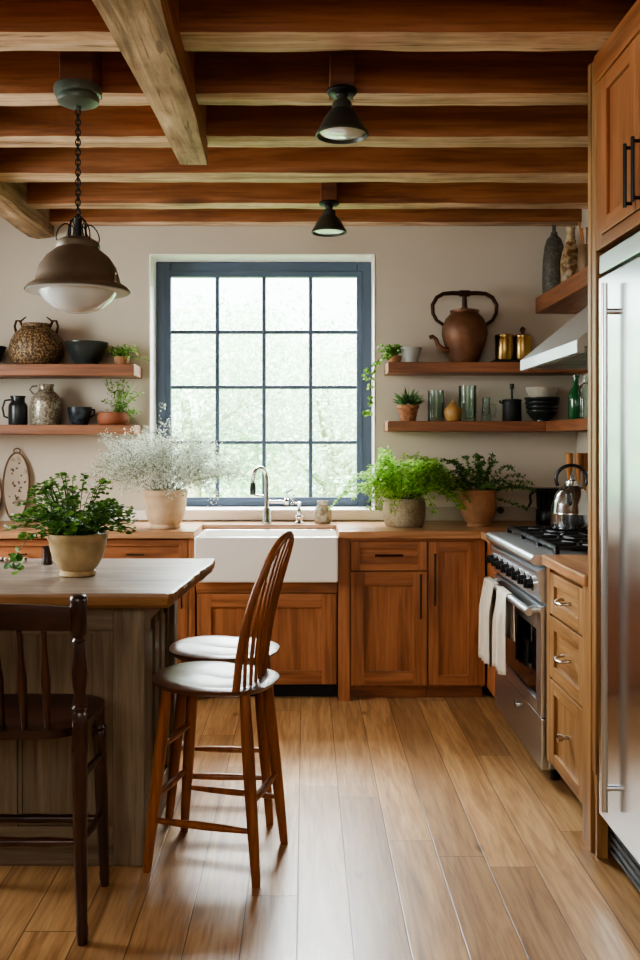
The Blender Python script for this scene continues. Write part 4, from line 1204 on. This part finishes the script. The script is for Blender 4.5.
pot_body([(0,0),(.035,0),(.045,.03),(.046,.05),(.04,.05),(.038,.042),(0,.042)], (-1.085,5.33,zs), terracotta, rt, 22)
def bushy(root, c, rx, rz, n, seed, mat, sz=.016, bias=(0,0,0)):
    f1 = MB(); f1.leafy = True; s1 = MB(); rr = random.Random(seed)
    for i in range(n):
        d = Vector((rr.gauss(0,.6), rr.gauss(0,.5), rr.uniform(-.25,1)))
        tip = Vector(c)+Vector((d.x*rx+bias[0]*rr.random(), d.y*rx*.8, d.z*rz))
        tip.y = min(tip.y, YB-.03)
        md = (Vector(c)+tip)/2+Vector((0,0,.015))
        s1.tube([c, md, tip], [.0012,.001,.0006], 4)
        for q in range(9):
            p = md.lerp(tip, rr.uniform(.0,1.1))+Vector((rr.gauss(0,.008),rr.gauss(0,.008),rr.gauss(0,.008)))
            leaf(f1, p, rvec(-.4,1), rvec(0,1), sz*rr.uniform(.7,1.3), sz*.7)
    s1.build('stem', plain('stem_green','3d5a22',.6), root); f1.build('foliage', mat, root)
bushy(rt, (-1.085,5.33,zs+.045), .075, .07, 42, 4, leafmat('leaf_trail','4d7a2c','93b85a',.35))
zs = ZLL+.001
dg = plain('dark_mug','23282a',.3,var=.2)
rt = thing('mug', 'dark grey tall mug with a handle on the lower left shelf', 'mug', (-1.70,5.33,ZLL))
MB().lathe([(0,0),(.052,0),(.055,.006),(.055,.11),(.05,.125),(.04,.135),(.04,.16),(.045,.162),(.045,.172),(.036,.172),(.034,.14),(0,.13)], (-1.70,5.33,zs), 28).build('body', dg, rt)
MB().tube([(-1.74,5.33,zs+.15),(-1.775,5.325,zs+.145),(-1.79,5.325,zs+.10),(-1.78,5.325,zs+.05),(-1.75,5.33,zs+.04)], .0065, 10).build('handle', dg, rt)
rt = thing('jug', 'mottled silver-grey jug with a narrow neck and side handle', 'jug', (-1.535,5.33,ZLL))
MB().lathe([(0,0),(.082,0),(.087,.008),(.088,.13),(.083,.16),(.062,.188),(.046,.20),(.043,.215),(.047,.235),(.05,.24),(.044,.241),(.04,.215),(0,.2)], (-1.535,5.33,zs), 34).build('body', speckle('mottled_silver','6e685c','bdb7a6',70,.3,.4,.6,.1,.35), rt)
MB().tube([(-1.58,5.33,zs+.232),(-1.615,5.33,zs+.228),(-1.63,5.33,zs+.21),(-1.615,5.33,zs+.19),(-1.595,5.33,zs+.178)], .0055, 10).build('handle', plain('aged_pewter','6a655a',.4,.6), rt)
rt = thing('cup', 'dark blue-black mottled cup on the lower left shelf', 'cup', (-1.335,5.33,ZLL))
MB().lathe([(0,0),(.045,0),(.048,.005),(.062,.04),(.07,.085),(.072,.106),(.067,.106),(.063,.08),(.05,.03),(0,.02)], (-1.335,5.33,zs), 30).build('body', speckle('blue_black','14181f','39424c',40,.3), rt)
MB().tube([(-1.268,5.33,zs+.092),(-1.248,5.33,zs+.09),(-1.246,5.33,zs+.06),(-1.275,5.33,zs+.045)], .006, 8).build('handle', dg, rt)
rt = thing('potted_plant', 'bushy green plant in a low terracotta bowl on the lower left shelf', 'plant', (-1.135,5.33,ZLL))
pot_body([(0,0),(.075,0),(.088,.012),(.094,.04),(.088,.07),(.08,.074),(.076,.066),(0,.06)], (-1.135,5.33,zs), plain('terracotta_red','8d5236',.65,var=.15), rt, 30)
bushy(rt, (-1.105,5.33,zs+.06), .085, .22, 60, 14, leafmat('leaf_trail','4d7a2c','93b85a',.35), .017, (.06,0,0))

# decorative trays leaning on the left wall
def plaque(lbl, x, h, wdt, yb, tilt):
    mb = MB(); n = 40
    def outl(s):
        pts = []
        for k in range(n):
            a = 2*PI*k/n
            rx = wdt/2*s; 
            zz = .5*h+math.sin(a)*h*.5*s
            xx = math.cos(a)*rx*(1+.06*math.sin(a))
            pts.append((xx, zz))
        return pts
    rt = thing('decorative_platter', lbl, 'platter', (x, yb, ZW))
    def tr_(p, d): return (x+p[0], yb+tilt*(p[1]/h)-d, ZW+.002+p[1])
    o_, i_ = outl(1), outl(.82)
    vs = [tr_(p, .006) for p in o_]+[tr_(p, -.004) for p in o_]
    fs = [tuple(range(n)), tuple(range(2*n-1, n-1, -1))]+[(k, (k+1) % n, n+(k+1) % n, n+k) for k in range(n)]
    mb.add(vs, fs); mb.build('plate', speckle('platter_cream','8a745c','b8aa96',14,.6,.32,.45,.05), rt)
    mb = MB(); mb.tube([tr_(p, .006) for p in o_], .006, 6, closed=True); mb.build('rim', plain('rim_brown','6d5138',.6,var=.25,vscale=20), rt)
    mb = MB(); mb.tube([tr_((math.cos(a)*.02, h+.012+.016*math.sin(a)), .003) for a in [2*PI*k/14 for k in range(14)]], .004, 6, closed=True); mb.build('hanging_loop', plain('rim_brown','6d5138',.6,var=.25,vscale=20), rt)
    mb = MB(); mb.leafy = True
    rr = random.Random(int(h*1000))
    for k in range(26):
        z_ = rr.uniform(.25,.85)*h; xx = rr.gauss(0,.018)
        leaf(mb, Vector(tr_((xx, z_), .0075)), Vector((rr.uniform(-1,1),0,rr.uniform(-.6,1))), Vector((0,-1,0)), rr.uniform(.012,.03), .012)
    mb.build('painted_sprig', plain('sprig_paint','5c4a3c',.7), rt)
plaque('cream oval platter with a brown rim and painted sprig, leaning on the wall', -1.745, .41, .155, 5.425, .03)
plaque('cream oval platter at the left edge, partly behind the other platter', -1.935, .30, .20, 5.432, .026)

# tap, soap dispenser, stone jar
rt = thing('kitchen_tap', 'chrome gooseneck kitchen tap with a side lever', 'tap', (-.225,5.30,ZW))
tx, ty, tz = -.225, 5.30, ZW+.001
MB().lathe([(0,0),(.030,0),(.030,.008),(.024,.014),(.024,.075),(.02,.082),(.0165,.09),(0,.09)], (tx,ty,tz), 24).build('base', chrome, rt)
pts = [(tx,ty,tz+.08),(tx,ty,tz+.25)]
dirx, diry = -.75, -.66
for k in range(1, 11):
    a = PI*k/10*1.0; q = .052*(1-math.cos(a)); pts.append((tx+dirx*q, ty+diry*q, tz+.25+.078*math.sin(a)))
e = pts[-1]; pts += [(e[0],e[1],e[2]-.02)]
MB().tube(pts, .0125, 14).build('spout', chrome, rt)
MB().tube([(e[0],e[1],e[2]-.01),(e[0],e[1],e[2]-.03),(e[0],e[1],e[2]-.075),(e[0],e[1],e[2]-.08)], [.015,.017,.018,.014], 14).build('spray_head', plain('spray_dark','3b3f44',.3,.7), rt)
m = MB(); m.tube([(tx,ty,tz+.125),(tx+.11,ty,tz+.125)], .010, 12); m.tube([(tx+.105,ty,tz+.125),(tx+.128,ty,tz+.125)], .021, 14)
m.tube([(tx+.117,ty,tz+.14),(tx+.117,ty-.01,tz+.18),(tx+.15,ty-.015,tz+.20)], [.006,.006,.008], 8)
for k in range(4):
    a = k*PI/2+.5; m.tube([(tx+.14,ty,tz+.15),(tx+.16,ty+.03*math.cos(a),tz+.15+.03*math.sin(a))], .006, 8)
m.tube([(tx-.02,ty,tz+.16),(tx-.07,ty,tz+.165),(tx-.075,ty,tz+.165)], [.006,.006,.011], 8)
m.build('lever', chrome, rt)
rt = thing('soap_dispenser', 'small ornate chrome soap pump beside the tap', 'soap dispenser', (-.035,5.29,ZW))
MB().lathe([(0,0),(.026,0),(.027,.005),(.016,.014),(.022,.028),(.024,.038),(.014,.05),(.018,.062),(.013,.076),(.008,.085),(.008,.105),(.012,.11),(.012,.122),(0,.128)], (-.035,5.29,tz), 20).build('body', chrome, rt)
MB().tube([(-.035,5.29,tz+.116),(-.065,5.275,tz+.12),(-.082,5.268,tz+.112)], .0055, 8).build('nozzle', chrome, rt)
tag(MB().lathe([(0,0),(.045,0),(.051,.01),(.053,.045),(.048,.08),(.034,.10),(.028,.108),(.034,.122),(.034,.130),(.027,.130),(.022,.112),(0,.1)], (.105,5.31,tz), 28, wob=.04).build('stone_jar', speckle('stone_jar','877766','c2b5a2',35,.8,.36,.56,.2)), 'small rough stone jar beside the soap pump', 'jar')

# kettle, coffee press, crock + utensils
rt = thing('kettle', 'round stainless steel kettle with a looped handle on the hob', 'kettle', (1.31,4.43,.972))
kx_, ky_, kz_ = 1.312, 4.43, .9725
MB().lathe([(0,0),(.088,0),(.098,.006),(.100,.03),(.100,.075),(.101,.08),(.099,.084),(.094,.125),(.078,.170),(.05,.205),(.036,.214),(.036,.224),(0,.226)], (kx_,ky_,kz_), 40).build('body', plain('kettle_steel','c0c4c8',.16,1.0), rt)
MB().lathe([(0,0),(.030,0),(.028,.012),(.010,.018),(.009,.028),(.013,.035),(0,.04)], (kx_,ky_,kz_+.225), 20).build('lid', plain('kettle_steel','c0c4c8',.16,1.0), rt)
MB().tube([(kx_+.078*math.cos(a)*.98, ky_, kz_+.245+.068*math.sin(a)) for a in [PI*(-.16+1.32*k/18) for k in range(19)]], .0085, 10).build('handle', plain('handle_grey','3a3d42',.25,.5), rt)
MB().tube([(kx_-.03,ky_-.07,kz_+.13),(kx_-.045,ky_-.105,kz_+.17),(kx_-.05,ky_-.115,kz_+.185)], [.022,.015,.013], 12).build('spout', plain('kettle_steel','c0c4c8',.16,1.0), rt)
rt = thing('coffee_maker', 'black coffee maker with a glass jug in the far corner', 'coffee maker', (1.40,5.2,ZW))
cxx, cyy, czz = 1.405, 5.22, ZW+.001
MB().lathe([(0,0),(.07,0),(.074,.005),(.074,.085),(.07,.09),(0,.09)], (cxx+.01,cyy,czz), 28).build('base', black_metal, rt)
MB().lathe([(0,.09),(.06,.09),(.07,.10),(.073,.185),(.07,.185),(.066,.105),(0,.096)], (cxx+.01,cyy,czz), 28).build('glass_jug', glassmat('smoked',(.35,.36,.37),.9,.05), rt)
m = MB().box(cxx-.085,cxx+.095,cyy-.07,cyy+.075,czz+.186,czz+.212,.008)
for k in range(6): m.box(cxx-.075+k*.03,cxx-.060+k*.03,cyy-.078,cyy-.073,czz+.092,czz+.188,.002)
m.build('lid', black_metal, rt)
MB().tube([(cxx-.082,cyy-.02,czz+.19),(cxx-.105,cyy-.02,czz+.17),(cxx-.10,cyy-.02,czz+.13),(cxx-.115,cyy-.02,czz+.10)], .007, 8).build('handle', black_metal, rt)
tag(MB().lathe([(0,0),(.060,0),(.064,.006),(.066,.17),(.07,.178),(.066,.18),(.06,.17),(.058,.015),(0,.012)], (1.512,5.0,ZW+.001), 28).build('utensil_crock', plain('crock','8f8574',.5,var=.1)), 'pale utensil crock hidden behind the kettle', 'crock')
for k, (dx, dy) in enumerate(((-.042,-.005),(.0,-.02),(.040,.004))):
    m = MB(); x = 1.512+dx*.6; y = 5.0+dy
    m.tube([(x,y,ZW+.016),(x+dx*.3,y,ZW+.18),(x+dx*.5,y,ZW+.30),(x+dx*.5,y,ZW+.33),(x+dx*.5,y,ZW+.41),(x+dx*.5,y,ZW+.418)], [.007,.008,.011,.019,.021,.017], 12)
    tag(m.build('wooden_utensil', wood('utensil','Z')), ['orange-brown wooden utensil behind the kettle, left of three','orange-brown wooden utensil behind the kettle, middle of three','orange-brown wooden utensil behind the kettle, right of three'][k], 'utensil', 'wooden utensils in the crock')
m = MB(); m.tube([(1.183,YB-.0225,.985),(1.183,YB-.032,.985)], [.022,.018], 16); tag(m.build('wall_socket', plain('knob_dark','2a1e16',.5)), 'small dark round fitting on the backsplash beside the terracotta pot', 'fitting')
# small things at the far edge of the island
m = MB()
for k in range(13):
    a = (-1.35+.0125*k*1.5, 3.62+.006*math.sin(k*1.3), .930)
    m.lathe([(0,-.0105),(.007,-.008),(.0105,0),(.007,.008),(0,.0105)], a, 10)
m.tube([(-1.35+.0125*k*1.5, 3.62+.006*math.sin(k*1.3), .930) for k in range(13)], .002, 5)
tag(m.build('bead_garland', speckle('bead','5a3f2c','cdbfae',50,.5)), 'string of brown and white beads lying at the back of the island', 'beads')
tag(MB().lathe([(0,0),(.022,0),(.023,.004),(.018,.02),(.017,.06),(.020,.066),(.014,.072),(0,.074)], (-1.02,3.56,.919), 18).build('pepper_mill', wood('dark','Z')), 'short dark wooden shaker standing behind the island plant', 'shaker')

# ------------------------------------------------------------------ outside
lawn = plain('lawn', '6f9a4c', .9, var=.2, vscale=2)
tag(MB().box(-14, 14, YB+.36, 30, -.5, -.3).build('ground', lawn), kind='structure')
def tree(x, y, h, r, seed, leafc):
    rr = random.Random(seed)
    rt = thing('garden_tree', 'pale green leafy tree outside beyond the window panes', 'tree', (x, y, -.3), 'trees outside the window')
    m = MB(); m.tube([(x,y,-.3),(x+.05,y,h*.3),(x-.04,y,h*.7)], [.14,.11,.05], 10)
    for k in range(7):
        a = rr.uniform(0,2*PI); z = h*rr.uniform(.25,.6)
        m.tube([(x,y,z),(x+math.cos(a)*r*.7,y+math.sin(a)*r*.7,z+h*.22)], [.05,.015], 6)
    m.build('trunk', plain('bark','b5b0a2',.9,var=.2,bp=.3), rt)
    f = MB(); f.leafy = True
    blobs = [(Vector((x+rr.gauss(0,r*.5), y+rr.gauss(0,r*.4), h*rr.uniform(.12,.92))), r*rr.uniform(.3,.55)) for _ in range(22)]
    for i in range(9000):
        c, br = rr.choice(blobs); d = Vector((rr.gauss(0,1),rr.gauss(0,1),rr.gauss(0,1))).normalized()
        p = c+d*br*rr.uniform(.6,1.05)
        leaf(f, p, Vector((rr.uniform(-1,1),rr.uniform(-1,1),rr.uniform(-.8,.6))), Vector((d.x,d.y,d.z+.6)), rr.uniform(.05,.10), rr.uniform(.035,.06))
    f.build('crown', leafc, rt)
pl = leafmat('leaf_tree_hazed','b4ceb4','e4efe0',.5)  # leaf colour washed pale to stand in for bright outdoor haze
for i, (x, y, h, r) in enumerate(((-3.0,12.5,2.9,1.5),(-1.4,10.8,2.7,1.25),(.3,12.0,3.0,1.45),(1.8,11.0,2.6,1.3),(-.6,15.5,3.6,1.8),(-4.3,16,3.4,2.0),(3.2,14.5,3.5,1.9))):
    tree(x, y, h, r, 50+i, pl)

# ------------------------------------------------------------------ light
wd = bpy.data.worlds.new('World'); sc.world = wd; wd.use_nodes = True
nt = wd.node_tree; bg = nt.nodes['Background']
tc = nt.nodes.new('ShaderNodeTexCoord'); sx_ = nt.nodes.new('ShaderNodeSeparateXYZ'); L(nt, tc.outputs['Generated'], sx_.inputs[0])
r = ramp(nt, [(.0, (.75,.85,.8)), (.5, (.92,.97,1.0)), (1.0, (.72,.86,1.0))]); L(nt, sx_.outputs[2], r.inputs[0])
L(nt, r.outputs[0], bg.inputs[0]); bg.inputs[1].default_value = 5.0
def area(name, loc, target, sx, sy, power, col):
    l = bpy.data.lights.new(name, 'AREA'); l.shape = 'RECTANGLE'; l.size = sx; l.size_y = sy; l.energy = power; l.color = col
    o = bpy.data.objects.new(name, l); COL.objects.link(o); o.location = loc
    o.rotation_euler = (Vector(target)-Vector(loc)).to_track_quat('-Z', 'Y').to_euler()
    return o
area('sky_light', (-.25, 6.9, 3.55), (-.25, 3.9, .6), 2.6, 1.5, 1080, (.93,.97,1.0))
area('left_fill_light', (-3.25, 3.6, 2.1), (0, 2.8, 1.0), 1.7, 1.5, 105, (1.0,.96,.91))  # added fill lamp shining in through the added left opening
area('room_fill', (-.6, -1.2, 2.3), (0, 3.5, 1.3), 2.6, 1.2, 34, (1.0,.94,.86))
s = bpy.data.lights.new('sun', 'SUN'); s.energy = 14.0; s.angle = .05; s.color = (1,.96,.88)
so = bpy.data.objects.new('sun', s); COL.objects.link(so); so.rotation_euler = (math.radians(42), 0, math.radians(-28))

# ------------------------------------------------------------------ camera
cam = bpy.data.cameras.new('camera'); co = bpy.data.objects.new('camera', cam); COL.objects.link(co)
co.location = (0, 0, 1.41); co.rotation_euler = (PI/2, 0, 0)
cam.sensor_fit = 'AUTO'; cam.sensor_width = 36; cam.lens = 36*900/960
cam.shift_x = 15/960; cam.shift_y = -40/960; cam.clip_start = .05
sc.camera = co
sc.view_settings.view_transform = 'AgX'
sc.view_settings.look = 'AgX - Medium High Contrast'
sc.view_settings.exposure = 0.76
sc.cycles.use_denoising = True
sc.cycles.max_bounces = 10
sc.cycles.diffuse_bounces = 5
sc.cycles.transparent_max_bounces = 16
sc.cycles.sample_clamp_indirect = 6
sc.cycles.caustics_reflective = False
sc.cycles.caustics_refractive = False
